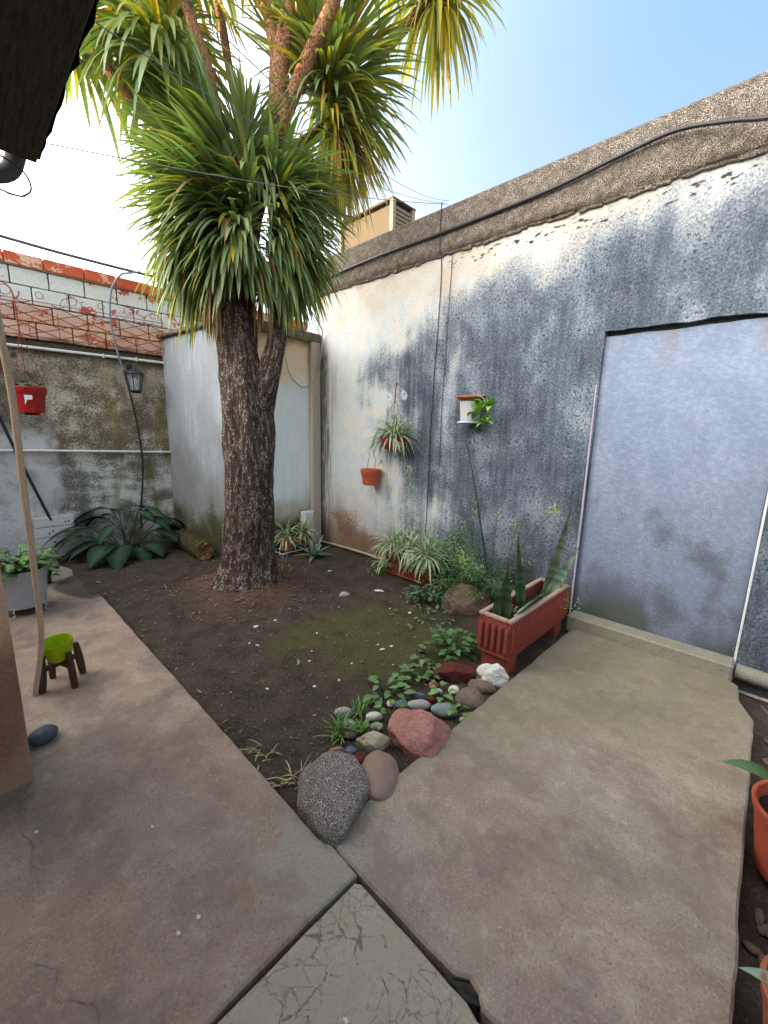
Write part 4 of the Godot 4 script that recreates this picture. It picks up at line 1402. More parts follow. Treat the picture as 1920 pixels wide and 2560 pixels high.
func palm() -> void:
	var o := thing("palm_tree", "tall branching palm-like tree with speckled trunk and strap-leaf crowns", "tree", Vector3.ZERO)
	limb(o, "trunk", [V(1.85, -0.14, -3.58), V(1.85, -0.01, -3.58), V(1.86, 0.10, -3.58), V(1.87, 0.26, -3.58), V(1.88, 0.50, -3.58), V(1.90, 1.02, -3.56), V(1.91, 1.57, -3.55), V(1.88, 1.88, -3.56), V(1.86, 2.15, -3.59), V(1.84, 2.53, -3.59), V(1.85, 2.75, -3.57), V(1.87, 2.86, -3.56)], [0.47, 0.36, 0.295, 0.248, 0.228, 0.222, 0.222, 0.195, 0.165, 0.162, 0.165, 0.150], 48, M.bark, 0.16, 0.65)
	limb(o, "upper_trunk", [V(1.85, 2.74, -3.57), V(1.86, 2.85, -3.56), V(1.90, 3.03, -3.53), V(1.95, 3.24, -3.47), V(1.99, 3.38, -3.43), V(2.03, 3.53, -3.39), V(2.11, 3.88, -3.30)], [0.12, 0.156, 0.132, 0.102, 0.091, 0.092, 0.112], 30, M.bark_high, 0.12, 0.9)
	limb(o, "second_stem", [V(1.98, 1.45, -3.47), V(1.99, 1.71, -3.44), V(2.03, 1.98, -3.36), V(2.07, 2.21, -3.32), V(2.11, 2.48, -3.30), V(2.12, 2.67, -3.29), V(2.14, 2.93, -3.35), V(2.13, 3.14, -3.36)], [0.09, 0.112, 0.096, 0.079, 0.065, 0.061, 0.061, 0.054], 26, M.bark, 0.14, 0.65)
	limb(o, "branch", [V(2.11, 3.80, -3.31), V(2.13, 4.08, -3.29), V(2.14, 4.28, -3.28), V(2.17, 4.49, -3.24), V(2.19, 4.67, -3.23), V(2.20, 4.94, -3.21), V(2.24, 5.18, -3.20)], [0.100, 0.091, 0.087, 0.067, 0.060, 0.047, 0.04], 18, M.limb, 0.06, 2.0)
	limb(o, "branch", [V(2.13, 4.20, -3.28), V(2.12, 4.52, -3.36), V(2.12, 4.75, -3.44), V(2.08, 5.02, -3.48), V(2.04, 5.28, -3.52)], [0.062, 0.053, 0.053, 0.043, 0.04], 14, M.limb, 0.06, 2.0)
	limb(o, "branch", [V(2.10, 3.78, -3.30), V(2.16, 4.00, -3.15), V(2.23, 4.26, -3.00), V(2.33, 4.55, -2.86), V(2.36, 4.77, -2.75), V(2.44, 5.03, -2.66)], [0.082, 0.065, 0.060, 0.052, 0.038, 0.038], 16, M.limb, 0.06, 2.0)
	limb(o, "branch", [V(1.88, 2.99, -3.55), V(1.66, 3.41, -3.64), V(1.45, 3.61, -3.71), V(1.22, 3.83, -3.80), V(1.15, 3.94, -3.88), V(1.04, 4.11, -3.99), V(0.96, 4.20, -4.08)], [0.060, 0.047, 0.042, 0.046, 0.037, 0.034, 0.034], 14, M.limb, 0.07, 2.0)
	limb(o, "branch", [V(1.89, 2.89, -3.61), V(1.79, 3.56, -3.93), V(1.72, 3.87, -4.01), V(1.67, 4.17, -4.06), V(1.64, 4.37, -4.08), V(1.56, 4.49, -4.10)], [0.061, 0.055, 0.047, 0.046, 0.042, 0.042], 14, M.limb, 0.07, 2.0)
	limb(o, "branch", [V(1.90, 3.15, -3.52), V(1.79, 3.60, -3.49), V(1.72, 3.86, -3.49), V(1.66, 4.09, -3.49), V(1.60, 4.33, -3.55), V(1.56, 4.49, -3.59), V(1.52, 4.74, -3.63), V(1.46, 4.93, -3.66)], [0.050, 0.044, 0.039, 0.044, 0.043, 0.043, 0.040, 0.037], 14, M.limb, 0.07, 2.0)
	limb(o, "branch", [V(2.04, 3.46, -3.52), V(2.02, 4.01, -3.69), V(1.99, 4.39, -3.79), V(1.99, 4.70, -3.87), V(1.96, 4.91, -3.89), V(1.90, 5.33, -3.92)], [0.047, 0.043, 0.040, 0.043, 0.042, 0.039], 14, M.limb, 0.07, 2.0)
	limb(o, "branch", [V(2.06, 3.58, -3.42), V(2.60, 4.06, -3.37), V(2.86, 4.40, -3.25), V(3.00, 4.63, -3.17), V(3.16, 4.88, -3.07), V(3.33, 5.12, -2.90), V(3.41, 5.28, -2.81)], [0.060, 0.060, 0.057, 0.057, 0.057, 0.049, 0.045], 14, M.limb, 0.07, 2.0)
	var w := 0.042
	# lower crowns
	rosette(o, V(1.76, 3.42, -3.38), 265, 22, 0.75, w, Vector2(-5, 62), Vector2(95, 265), Vector2(0.35, 1.3), 0.03, 0.02)
	rosette(o, V(1.68, 3.18, -3.36), 287, 24, 0.75, w, Vector2(-20, 45), Vector2(92, 270), Vector2(0.35, 1.4), 0.05, 0.03)
	rosette(o, V(1.78, 2.96, -3.34), 246, 24, 0.58, w, Vector2(-45, 40), Vector2(20, 200), Vector2(1.2, 2.4), 0.05, 0.08)
	rosette(o, V(1.68, 2.98, -3.66), 197, 14, 0.72, w, Vector2(-60, 25), Vector2(110, 280), Vector2(1.6, 3.0), 0.10, 0.12)
	rosette(o, V(2.12, 3.40, -3.40), 276, 20, 0.72, w, Vector2(-25, 45), Vector2(-85, 78), Vector2(0.4, 1.5), 0.03, 0.02)
	rosette(o, V(2.10, 3.06, -3.36), 307, 20, 0.72, w, Vector2(-60, 35), Vector2(-85, 82), Vector2(1.0, 2.4), 0.05, 0.06)
	rosette(o, V(2.02, 2.86, -3.40), 65, 10, 0.55, 0.026, Vector2(-80, -40), Vector2(-30, 200), Vector2(1.5, 3.0), 0.0, 0.9)
	rosette(o, V(1.70, 2.80, -3.56), 58, 8, 0.53, 0.026, Vector2(-80, -40), Vector2(60, 260), Vector2(1.5, 3.0), 0.1, 0.7)
	rosette(o, V(1.84, 3.26, -3.28), 73, 12, 0.52, w, Vector2(-30, 60), Vector2(60, 170), Vector2(0.5, 1.8), 0.04, 0.05)
	rosette(o, V(1.60, 3.44, -3.62), 109, 8, 0.62, w, Vector2(-10, 65), Vector2(110, 300), Vector2(0.5, 1.6), 0.05, 0.03)
	# middle
	rosette(o, V(1.86, 3.62, -3.34), 95, 18, 0.50, 0.030, Vector2(25, 88), Vector2(0, 360), Vector2(0.2, 0.9), 0.04, 0.0)
	rosette(o, V(1.93, 3.60, -3.30), 41, 10, 0.40, 0.030, Vector2(-60, 20), Vector2(20, 170), Vector2(1.4, 2.6), 0.03, 0.1)
	rosette(o, V(1.66, 3.66, -3.74), 126, 10, 0.52, w, Vector2(-20, 60), Vector2(60, 330), Vector2(0.9, 2.0), 0.04, 0.04)
	# upper left, nearest
	rosette(o, V(1.38, 4.10, -3.56), 170, 22, 0.72, 0.046, Vector2(-20, 65), Vector2(30, 330), Vector2(1.4, 2.8), 0.10, 0.02)
	rosette(o, V(1.56, 4.52, -4.10), 234, 8, 0.69, w, Vector2(-30, 70), Vector2(0, 360), Vector2(1.0, 2.4), 0.4, 0.02)
	rosette(o, V(0.98, 4.24, -4.08), 147, 4, 0.62, w, Vector2(-20, 75), Vector2(0, 360), Vector2(1.0, 2.2), 0.25, 0.02)
	# right crown
	rosette(o, V(2.62, 4.34, -3.24), 362, 24, 0.78, w, Vector2(-25, 65), Vector2(-120, 160), Vector2(0.6, 1.6), 0.22, 0.02)
	rosette(o, V(2.66, 4.14, -3.28), 276, 16, 0.75, 0.032, Vector2(-75, 5), Vector2(-130, 120), Vector2(0.9, 2.0), 0.62, 0.2)
	rosette(o, V(2.46, 4.52, -3.48), 126, 10, 0.78, 0.034, Vector2(30, 85), Vector2(-120, 180), Vector2(0.3, 1.0), 0.6, 0.0)
	rosette(o, V(3.42, 5.30, -2.80), 213, 20, 0.72, 0.032, Vector2(-70, 60), Vector2(0, 360), Vector2(1.2, 2.4), 0.8, 0.04)  # mostly yellow: sun shining through the leaves is put into their colour
	# tops above the frame
	rosette(o, V(2.24, 5.20, -3.20), 85, 4, 0.55, w, Vector2(-30, 80), Vector2(0, 360), Vector2(0.9, 2.2), 0.15, 0.0)
	rosette(o, V(2.04, 5.30, -3.52), 85, 4, 0.55, w, Vector2(-30, 80), Vector2(0, 360), Vector2(0.9, 2.2), 0.15, 0.0)
	rosette(o, V(2.44, 5.05, -2.66), 85, 4, 0.55, w, Vector2(-30, 80), Vector2(0, 360), Vector2(0.9, 2.2), 0.1, 0.0)
	rosette(o, V(1.46, 4.95, -3.66), 147, 8, 0.72, w, Vector2(-40, 80), Vector2(0, 360), Vector2(1.0, 2.4), 0.12, 0.0)
	rosette(o, V(1.90, 5.35, -3.92), 85, 4, 0.55, w, Vector2(-30, 80), Vector2(0, 360), Vector2(0.9, 2.2), 0.15, 0.0)
	# torn brown fibre hanging in the fork
	var f := MB.new()
	for i in 70:
		var p := V(2.0 + rr(-0.09, 0.09), 2.86 + rr(-0.16, 0.06), -3.42 + rr(-0.07, 0.07))
		f.leaf(p, V(rr(-0.3, 0.3), -1, rr(-0.3, 0.3)), HR, rr(0.18, 0.42), 0.014, 0.5, 0, 0.1, 4, Color(0.16, 0.07, 0.03), Color(0.26, 0.12, 0.05), Color(0.16, 0.07, 0.03), Color(0.26, 0.12, 0.05))
	part(o, "dead_fibre", f, M.litter, Vector3.ZERO, "stuff")

# ---------------------------------------------------------------- smaller plants
func clump(o: Node, called: String, n: int, at: Vector3, L: Vector2, W: Vector2, el: Vector2, az: Vector2, droop: Vector2, kind: int, fold: float, mid: Array, rim: Array, m: Material, segs := 7, spread_r := 0.03) -> void:
	for i in n:
		var a := deg_to_rad(rr(az.x, az.y))
		var e := deg_to_rad(rr(el.x, el.y))
		var d := V(cos(a) * cos(e), sin(e), sin(a) * cos(e))
		var b := MB.new()
		var k := rr(0.75, 1.2)
		var cm := lin(mid) * k
		var ce := lin(rim) * k
		b.leaf(at + V(rr(-1, 1) * spread_r, 0, rr(-1, 1) * spread_r), d, V(1, 0, 0), rr(L.x, L.y), rr(W.x, W.y), rr(droop.x, droop.y), kind, fold * rr(0.5, 1.4), segs, cm, cm, ce, ce)
		part(o, called, b, m)

const SP_MID := [0.13, 0.24, 0.07]
const SP_RIM := [0.56, 0.60, 0.42]

func spider(label: String, at: Vector3, n: int, L: Vector2, group := "", el := Vector2(5, 85), az := Vector2(0, 360)) -> Node3D:
	var o := thing("spider_plant", label, "plant", at, group)
	clump(o, "leaf", n, Vector3.ZERO, L, Vector2(0.015, 0.023), el, az, Vector2(1.4, 3.0), 0, 0.35, SP_MID, SP_RIM, M.matte_leaf, 8)
	return o

# bush of oval leaves on short stems, leaf by leaf
func herb(called: String, label: String, at: Vector3, n: int, r: float, h: float, L: Vector2, mid: Array, rim: Array, group := "", m: Material = null, jag := 0.62) -> Node3D:
	var o := thing(called, label, "plant", at, group)
	var st := MB.new()
	st.col = Color(0.06, 0.10, 0.03)
	for i in n:
		var a := rr(0, TAU)
		var q := sqrt(rng.randf())
		var y := h * (0.25 + 0.75 * rng.randf()) * (1.0 - 0.45 * q)
		var p := V(cos(a) * r * q, y, sin(a) * r * q)
		st.tube([V(p.x * 0.25, -0.01, p.z * 0.25), V(p.x * 0.6, y * 0.6, p.z * 0.6), p], [0.003, 0.0025, 0.0018], 4, false)
		var d := V(cos(a + rr(-0.8, 0.8)), rr(-0.1, 0.6), sin(a + rr(-0.8, 0.8)))
		var b := MB.new()
		var k := rr(0.7, 1.25)
		var l := rr(L.x, L.y)
		b.leaf(p, d, V(1, 0, 0), l, l * jag, rr(0.3, 1.2), 1, 0.2, 5, lin(mid) * k, lin(mid) * k, lin(rim) * k, lin(rim) * k, 0.03)
		part(o, "leaf", b, m if m else M.matte_leaf)
	part(o, "stems", st, M.matte_leaf)
	return o

func plants() -> void:
	# dark broad-leaved plant against the rear wall: [foot offset, direction, stalk length, blade length, width]
	var o := thing("peace_lily", "dark glossy broad-leaved plant sprawling before the rear wall", "plant", V(1.36, -0.01, -5.55))
	var spec := [[-152, 62, .42, .50, .15], [-158, 52, .36, .52, .14], [-165, 40, .34, .50, .15], [-172, 30, .30, .46, .13], [170, 48, .30, .46, .15], [150, 34, .22, .40, .14], [130, 28, .22, .48, .20], [112, 30, .20, .50, .21], [98, 22, .16, .40, .18], [80, 24, .20, .36, .18], [60, 40, .28, .36, .17], [48, 52, .36, .40, .17], [35, 62, .42, .34, .13], [20, 45, .34, .44, .16], [5, 30, .30, .44, .15], [-12, 40, .34, .42, .13], [30, 20, .22, .38, .16], [-20, 65, .42, .30, .12], [-140, 70, .36, .36, .12], [-90, 70, .40, .30, .12], [140, 60, .30, .40, .13], [-178, 18, .24, .40, .13], [70, 66, .40, .28, .12], [120, 8, .14, .32, .15]]
	for s in spec:
		var a := deg_to_rad(s[0] + rr(-6, 6))
		var e := deg_to_rad(minf(s[1] * 1.15 + 8.0, 80.0))
		var d := V(cos(a) * cos(e), sin(e), sin(a) * cos(e))
		var mid: Vector3 = d * s[2] * 0.75
		var tip: Vector3 = d * s[2] * 1.35 + V(cos(a) * 0.05, -0.03, sin(a) * 0.05)
		var stalk := MB.new()
		stalk.col = Color(0.07, 0.09, 0.05)
		var foot := V(rr(-0.06, 0.06), 0, rr(-0.05, 0.05))
		stalk.tube(smooth([foot, foot + mid, foot + tip], 4), 0.0065, 6, false)
		part(o, "stalk", stalk, M.matte_leaf)
		var b := MB.new()
		var k := rr(0.75, 1.2)
		var out := V(cos(a), 0.25 - 0.2 * sin(e), sin(a))
		b.leaf(foot + tip, out, V(1, 0, 0), s[3] * 1.05, s[4] * 1.25, rr(0.9, 1.7), 1, 0.22, 10, Color(0.08, 0.13, 0.075) * k, Color(0.03, 0.06, 0.035) * k, Color(0.012, 0.032, 0.018) * k, Color(0.011, 0.030, 0.017) * k, 0.015)
		part(o, "leaf", b, M.dark_leaf)
	# agave
	o = thing("agave", "small grey-green agave rosette growing from the bare soil", "plant", V(2.86, soil_y(2.86, -3.87), -3.87))
	for i in 17:
		var a := deg_to_rad(i * 137.5)
		var e := deg_to_rad(lerpf(6, 75, pow(i / 16.0, 1.3)))
		var b := MB.new()
		var k := rr(0.85, 1.15)
		b.leaf(V(cos(a) * 0.015, 0.02, sin(a) * 0.015), V(cos(a) * cos(e), sin(e), sin(a) * cos(e)), V(1, 0, 0), rr(0.24, 0.32), 0.05, 0.35, 2, 0.5, 6, Color(0.16, 0.21, 0.14) * k, Color(0.17, 0.22, 0.15) * k, Color(0.20, 0.25, 0.17) * k, Color(0.22, 0.26, 0.18) * k)
		part(o, "leaf", b, M.matte_leaf)
	# plants along the tall wall
	var tr := trough("ribbed brown trough planter along the wall, overhung by spider plants", V(3.235, -0.03, -2.68), 0.62, 0.2, 0.30, PI / 2, false)
	tr.set_meta("group", "ribbed trough planters")
	spider("bushy striped spider plant at the far end of the brown trough", V(3.20, 0.27, -2.90), 95, Vector2(0.22, 0.38))
	spider("bushy striped spider plant in the middle of the brown trough", V(3.20, 0.28, -2.68), 90, Vector2(0.22, 0.38))
	spider("bushy striped spider plant at the near end of the brown trough", V(3.17, 0.25, -2.42), 100, Vector2(0.22, 0.40))
	spider("small spider plantlet hanging in front of the brown trough", V(3.06, 0.10, -2.92), 34, Vector2(0.10, 0.18))
	# asparagus fern: feathery mass of stems and needles
	o = thing("asparagus_fern", "feathery asparagus fern between wall and planter", "plant", V(3.18, 0.0, -1.86))
	var fol := MB.new()
	for i in 34:
		var a := rr(0, TAU)
		var e := deg_to_rad(rr(40, 88))
		var d := V(cos(a) * cos(e) * 0.9 - 0.1, sin(e), sin(a) * cos(e) * 1.2)
		var L := rr(0.45, 1.0)
		var pts := []
		var p := V(rr(-0.08, 0.06), 0, rr(-0.2, 0.2))
		for k in 13:
			pts.append(p)
			p += d * L / 12.0
			d = (d + V(0, -0.09, 0)).normalized()
			if p.x > 0.16:
				p.x = 0.16
		var st := MB.new()
		st.col = Color(0.06, 0.10, 0.04)
		st.tube(pts, 0.0028, 4, false)
		part(o, "stem", st, M.matte_leaf)
		for k in range(3, 13):
			for q in 20:
				var dir := V(rr(-1, 1), rr(-0.35, 0.6), rr(-1, 1)).normalized()
				var kk := rr(0.7, 1.35)
				var c := Color(0.08, 0.16, 0.065) * kk
				if k > 10:
					c = Color(0.17, 0.27, 0.09) * kk
				var at: Vector3 = pts[k] + dir * rr(0.0, 0.07) + V(0, rr(-0.03, 0.03), 0)
				at.x = minf(at.x, 0.175)
				fol.leaf(at, dir, V(1, 0, 0), rr(0.020, 0.040), 0.011, 0.2, 1, 0.1, 2, c, c, c, c)
	part(o, "foliage", fol, M.matte_leaf, Vector3.ZERO, "stuff")
	# small sprig with pale flowers over the planter
	o = thing("flower_sprig", "thin stem with small pale green flower head before the wall", "plant", V(3.02, 0.3, -1.42))
	var sb_ := MB.new()
	sb_.col = Color(0.05, 0.08, 0.03)
	sb_.tube(smooth([V(-0.1, -0.2, -0.08), V(0.0, 0.25, 0.0), V(0.10, 0.48, 0.10), V(0.18, 0.62, 0.19)], 4), 0.004, 5)
	part(o, "stem", sb_, M.matte_leaf)
	clump(o, "petal", 26, V(0.18, 0.62, 0.19), Vector2(0.03, 0.07), Vector2(0.014, 0.024), Vector2(-20, 60), Vector2(0, 360), Vector2(0.2, 1.0), 1, 0.1, [0.34, 0.40, 0.16], [0.26, 0.36, 0.12], M.matte_leaf, 3, 0.03)
	# herbs on the soil
	herb("leafy_herb", "bright green bushy herb in front of the red trough", V(2.30, -0.05, -1.50), 70, 0.15, 0.24, Vector2(0.05, 0.085), [0.085, 0.17, 0.06], [0.065, 0.14, 0.05])
	herb("leafy_herb", "low dull-green herb spreading behind the dark red stone", V(2.12, -0.05, -1.52), 22, 0.14, 0.12, Vector2(0.05, 0.09), [0.13, 0.19, 0.07], [0.10, 0.17, 0.06])
	herb("bluish_herb", "bluish-green small-leaved herb beside the brown trough", V(2.88, -0.04, -2.22), 90, 0.17, 0.20, Vector2(0.035, 0.06), [0.09, 0.16, 0.09], [0.075, 0.14, 0.08])
	herb("bluish_herb", "sparse bluish herb trailing below the fern and boulder", V(2.95, -0.04, -1.95), 50, 0.16, 0.22, Vector2(0.03, 0.06), [0.07, 0.12, 0.07], [0.06, 0.11, 0.06])
	herb("creeping_weed", "creeping weed with scattered leaves left of the big boulder", V(2.60, -0.045, -2.0), 26, 0.26, 0.06, Vector2(0.03, 0.06), [0.12, 0.17, 0.08], [0.10, 0.15, 0.07])
	herb("garden_weed", "star-shaped green weed among the pebbles, the largest one", V(1.66, -0.045, -1.53), 24, 0.13, 0.06, Vector2(0.05, 0.09), [0.14, 0.23, 0.08], [0.10, 0.18, 0.06], "weeds among the pebbles")
	herb("garden_weed", "green weed between the largest weed and dark red stone", V(1.90, -0.045, -1.46), 22, 0.12, 0.08, Vector2(0.04, 0.07), [0.12, 0.20, 0.07], [0.09, 0.16, 0.05], "weeds among the pebbles")
	herb("garden_weed", "green weed beside the blue pebble and pink rock", V(1.50, -0.045, -1.33), 13, 0.09, 0.08, Vector2(0.035, 0.06), [0.13, 0.23, 0.07], [0.10, 0.2, 0.05], "weeds among the pebbles")
	herb("garden_weed", "small green weed between pink rock and grey-brown stone", V(1.78, -0.045, -1.11), 14, 0.06, 0.09, Vector2(0.04, 0.08), [0.15, 0.26, 0.09], [0.11, 0.22, 0.06], "weeds among the pebbles")
	herb("garden_weed", "tiny green weed beside the white pebbles", V(1.86, -0.045, -1.27), 10, 0.05, 0.07, Vector2(0.04, 0.07), [0.16, 0.28, 0.09], [0.12, 0.23, 0.06], "weeds among the pebbles")
	# tufts of grass
	for q in [[1.22, -1.44, 44, 0.17, "bright green grass tuft behind the big granite stone"], [1.40, -1.50, 26, 0.13, "green grass tuft beside the cream pebble"], [1.33, -1.40, 20, 0.11, "short green tuft between the pale pebbles"]]:
		o = thing("grass_tuft", q[4], "grass", V(q[0], -0.05, q[1]))
		clump(o, "blade", q[2], Vector3.ZERO, Vector2(q[3] * 0.5, q[3]), Vector2(0.007, 0.012), Vector2(30, 85), Vector2(0, 360), Vector2(0.5, 1.6), 0, 0.3, [0.16, 0.29, 0.06], [0.12, 0.25, 0.05], M.matte_leaf, 5, 0.03)
	for q in [[0.88, -1.36, 30, 0.16, "dry straw tuft at the path edge left of the granite stone"], [0.86, -1.62, 18, 0.12, "wispy dry straw on the soil by the path edge"], [0.90, -1.22, 16, 0.10, "short dry straw tucked against the granite stone"]]:
		o = thing("straw_tuft", q[4], "grass", V(q[0], -0.055, q[1]))
		clump(o, "blade", q[2], Vector3.ZERO, Vector2(q[3] * 0.5, q[3]), Vector2(0.004, 0.008), Vector2(5, 70), Vector2(0, 360), Vector2(0.3, 1.6), 0, 0.3, [0.38, 0.32, 0.18], [0.33, 0.28, 0.15], M.litter, 4, 0.06)
	# leaf litter
	var lt := MB.new()
	for i in 2000:
		var x := rr(0.80, 3.3)
		var z := rr(-5.6, -1.08)
		var near := smoothstep(0.55, 0.0, x - 0.8)
		if x > SHX - 0.05 and z < SHZ or rng.randf() > 0.35 + 0.65 * near:
			continue
		var big := rng.randf() < 0.10
		var cols := [Color(0.14, 0.11, 0.08), Color(0.10, 0.075, 0.05), Color(0.24, 0.20, 0.15), Color(0.07, 0.05, 0.035), Color(0.17, 0.145, 0.11)]
		var c: Color = cols[rng.randi() % 5] * rr(0.7, 1.2)
		var a := rr(0, TAU)
		lt.leaf(V(x, soil_y(x, z) + 0.008 + 0.08 * smoothstep(0.62, 0.25, Vector2(x - 1.86, z + 3.56).length()), z), V(cos(a), rr(-0.1, 0.35), sin(a)), V(1, 0, 0), rr(0.014, 0.05) * (1.3 if big else 0.8), rr(0.004, 0.012) * (1.5 if big else 1.0), rr(0.1, 0.8), 1, rr(0.0, 0.6), 3, c, c, c, c)
	for i in 420:      # bark flakes shed round the trunk
		var a := rr(0, TAU)
		var r := 0.28 + 0.5 * pow(rng.randf(), 1.6)
		var x := 1.86 + cos(a) * r
		var z := -3.56 + sin(a) * r
		var c := Color(0.15, 0.085, 0.06) * rr(0.6, 1.5)
		lt.leaf(V(x, soil_y(x, z) + 0.012 + 0.08 * smoothstep(0.62, 0.25, r), z), V(cos(a * 3.0), rr(-0.1, 0.4), sin(a * 3.0)), V(1, 0, 0), rr(0.02, 0.07), rr(0.008, 0.02), 0.4, 1, 0.3, 2, c, c, c, c)
	solo("leaf_litter", "dry leaf bits and bark flakes scattered over the bed soil", "litter", lt, M.litter, Vector3.ZERO, "", "stuff")

# trough planter with ribbed sides; at: middle of its foot line on the ground, long axis along x before turning
func trough(label: String, at: Vector3, L: float, W: float, H: float, turn: float, feet: bool) -> Node3D:
	var o := thing("trough_planter", label, "planter", at, "ribbed trough planters")
	o.rotation.y = turn
	var y0 := 0.13 if feet else 0.02
	var t := 0.022
	var b := MB.new()
	for s in [-1, 1]:
		b.box(V(0, y0 + H * 0.5, s * (W - t) * 0.5), V(L, H, t), 0.004)
		b.box(V(s * (L - t) * 0.5, y0 + H * 0.5, 0), V(t, H, W - 2 * t - 0.001), 0.004)
	b.box(V(0, y0 + 0.012, 0), V(L - 2 * t, 0.02, W - 2 * t))
	part(o, "body", b, M.planter)
	var n := int(L / 0.036)
	for s in [-1, 1]:
		for i in n:
			var r := MB.new()
			var x := (i + 0.5) / n * L - L * 0.5
			r.tube([V(x, y0 + 0.035, s * W * 0.5), V(x, y0 + 0.06, s * (W * 0.5 + 0.007)), V(x, y0 + H - 0.05, s * (W * 0.5 + 0.007)), V(x, y0 + H - 0.035, s * (W * 0.5 - 0.002))], [0.009, 0.012, 0.012, 0.008], 8)
			part(o, "rib", r, M.planter)
		var m := int(W / 0.042)
		for i in m:
			var r := MB.new()
			var z := (i + 0.5) / m * W - W * 0.5
			r.tube([V(s * L * 0.5, y0 + 0.035, z), V(s * (L * 0.5 + 0.008), y0 + 0.06, z), V(s * (L * 0.5 + 0.008), y0 + H - 0.06, z), V(s * (L * 0.5 - 0.002), y0 + H - 0.045, z)], [0.010, 0.014, 0.014, 0.009], 8)
			part(o, "rib", r, M.planter)
	var rim := MB.new()
	for s in [-1, 1]:
		rim.box(V(0, y0 + H + 0.004, s * (W - t) * 0.5), V(L + 0.012, 0.022, t + 0.012), 0.005)
		rim.box(V(s * (L - t) * 0.5, y0 + H + 0.003, 0), V(t + 0.012, 0.022, W - 2 * t - 0.014), 0.005)
	part(o, "rim", rim, M.planter_rim)
	var so := MB.new()
	var rows := []
	for i in 20:
		var line := PackedVector3Array()
		for j in 7:
			var x := lerpf(-L * 0.5 + t, L * 0.5 - t, i / 19.0)
			var z := lerpf(-W * 0.5 + t, W * 0.5 - t, j / 6.0)
			line.append(V(x, y0 + H - 0.085 + 0.02 * bump.get_noise_2d(x * 500.0, z * 500.0), z))
		rows.append(line)
	so.grid(rows, false, false)
	part(o, "potting_soil", so, M.potsoil)
	if feet:
		for s in [-1, 1]:
			var f := MB.new()
			f.box(V(s * (L * 0.5 - 0.09), y0 * 0.5 - 0.005, 0), V(0.10, y0 + 0.005, W - 0.02), 0.008)
			part(o, "foot", f, M.planter)
	return o

func snake_leaf(o: Node, p: Vector3, d: Vector3, hint: Vector3, L: float, W: float, droop: float, pale: float) -> void:
	var b := MB.new()
	var c := Color(0.016, 0.038, 0.016).lerp(Color(0.17, 0.26, 0.18), pale)
	var e := Color(0.04, 0.07, 0.03).lerp(Color(0.22, 0.28, 0.18), pale)
	b.leaf(p, d, hint, L, W, droop, 2, 0.35, 30, c, c, e, e, 0.0, L * 75.0)
	part(o, "leaf", b, M.gloss_leaf)

const FACE := Vector3(0.9, 0.0, 1.75)

func red_trough() -> void:
	trough("red ribbed trough planter on feet beside the blocked doorway", V(2.76, -0.05, -1.185), 0.93, 0.225, 0.26, 0.0, true)
	var y := 0.30
	var o := thing("snake_plant", "dark upright snake plant at the near end of the red trough", "plant", V(2.42, y, -1.20), "snake plants in the red trough")
	snake_leaf(o, V(0, -0.04, 0), V(0.02, 1, 0.02), FACE, 0.42, 0.10, -0.05, 0.0)
	snake_leaf(o, V(-0.03, -0.04, -0.02), V(-0.06, 1, -0.08), FACE, 0.26, 0.05, 0.0, 0.0)
	o = thing("snake_plant", "dark leaning snake plant in the middle of the red trough", "plant", V(2.74, y, -1.22), "snake plants in the red trough")
	snake_leaf(o, V(0, -0.04, 0), V(-0.07, 1, -0.10), FACE, 0.56, 0.07, 0.0, 0.0)
	o = thing("snake_plant", "tall snake plant with two slanting blades at the trough's wall end", "plant", V(3.06, y, -1.19), "snake plants in the red trough")
	snake_leaf(o, V(0, -0.05, 0), V(0.16, 1, 0.14), FACE, 0.84, 0.07, -0.12, 0.15)
	snake_leaf(o, V(0.01, -0.05, 0.01), V(0.18, 1, 0.42), FACE, 0.50, 0.075, -0.1, 0.75)
	o = thing("snake_plant", "pale banded snake plant leaf lying along the red trough", "plant", V(2.66, y, -1.13), "snake plants in the red trough")
	snake_leaf(o, V(-0.24, 0.045, 0.03), V(1, 0.14, 0.0), V(0, 1.2, 1.2), 0.48, 0.075, 0.1, 0.9)
	herb("trough_seedling", "small round-leaved seedling inside the red trough", V(2.60, y - 0.03, -1.24), 16, 0.06, 0.05, Vector2(0.02, 0.035), [0.20, 0.22, 0.12], [0.16, 0.18, 0.08])

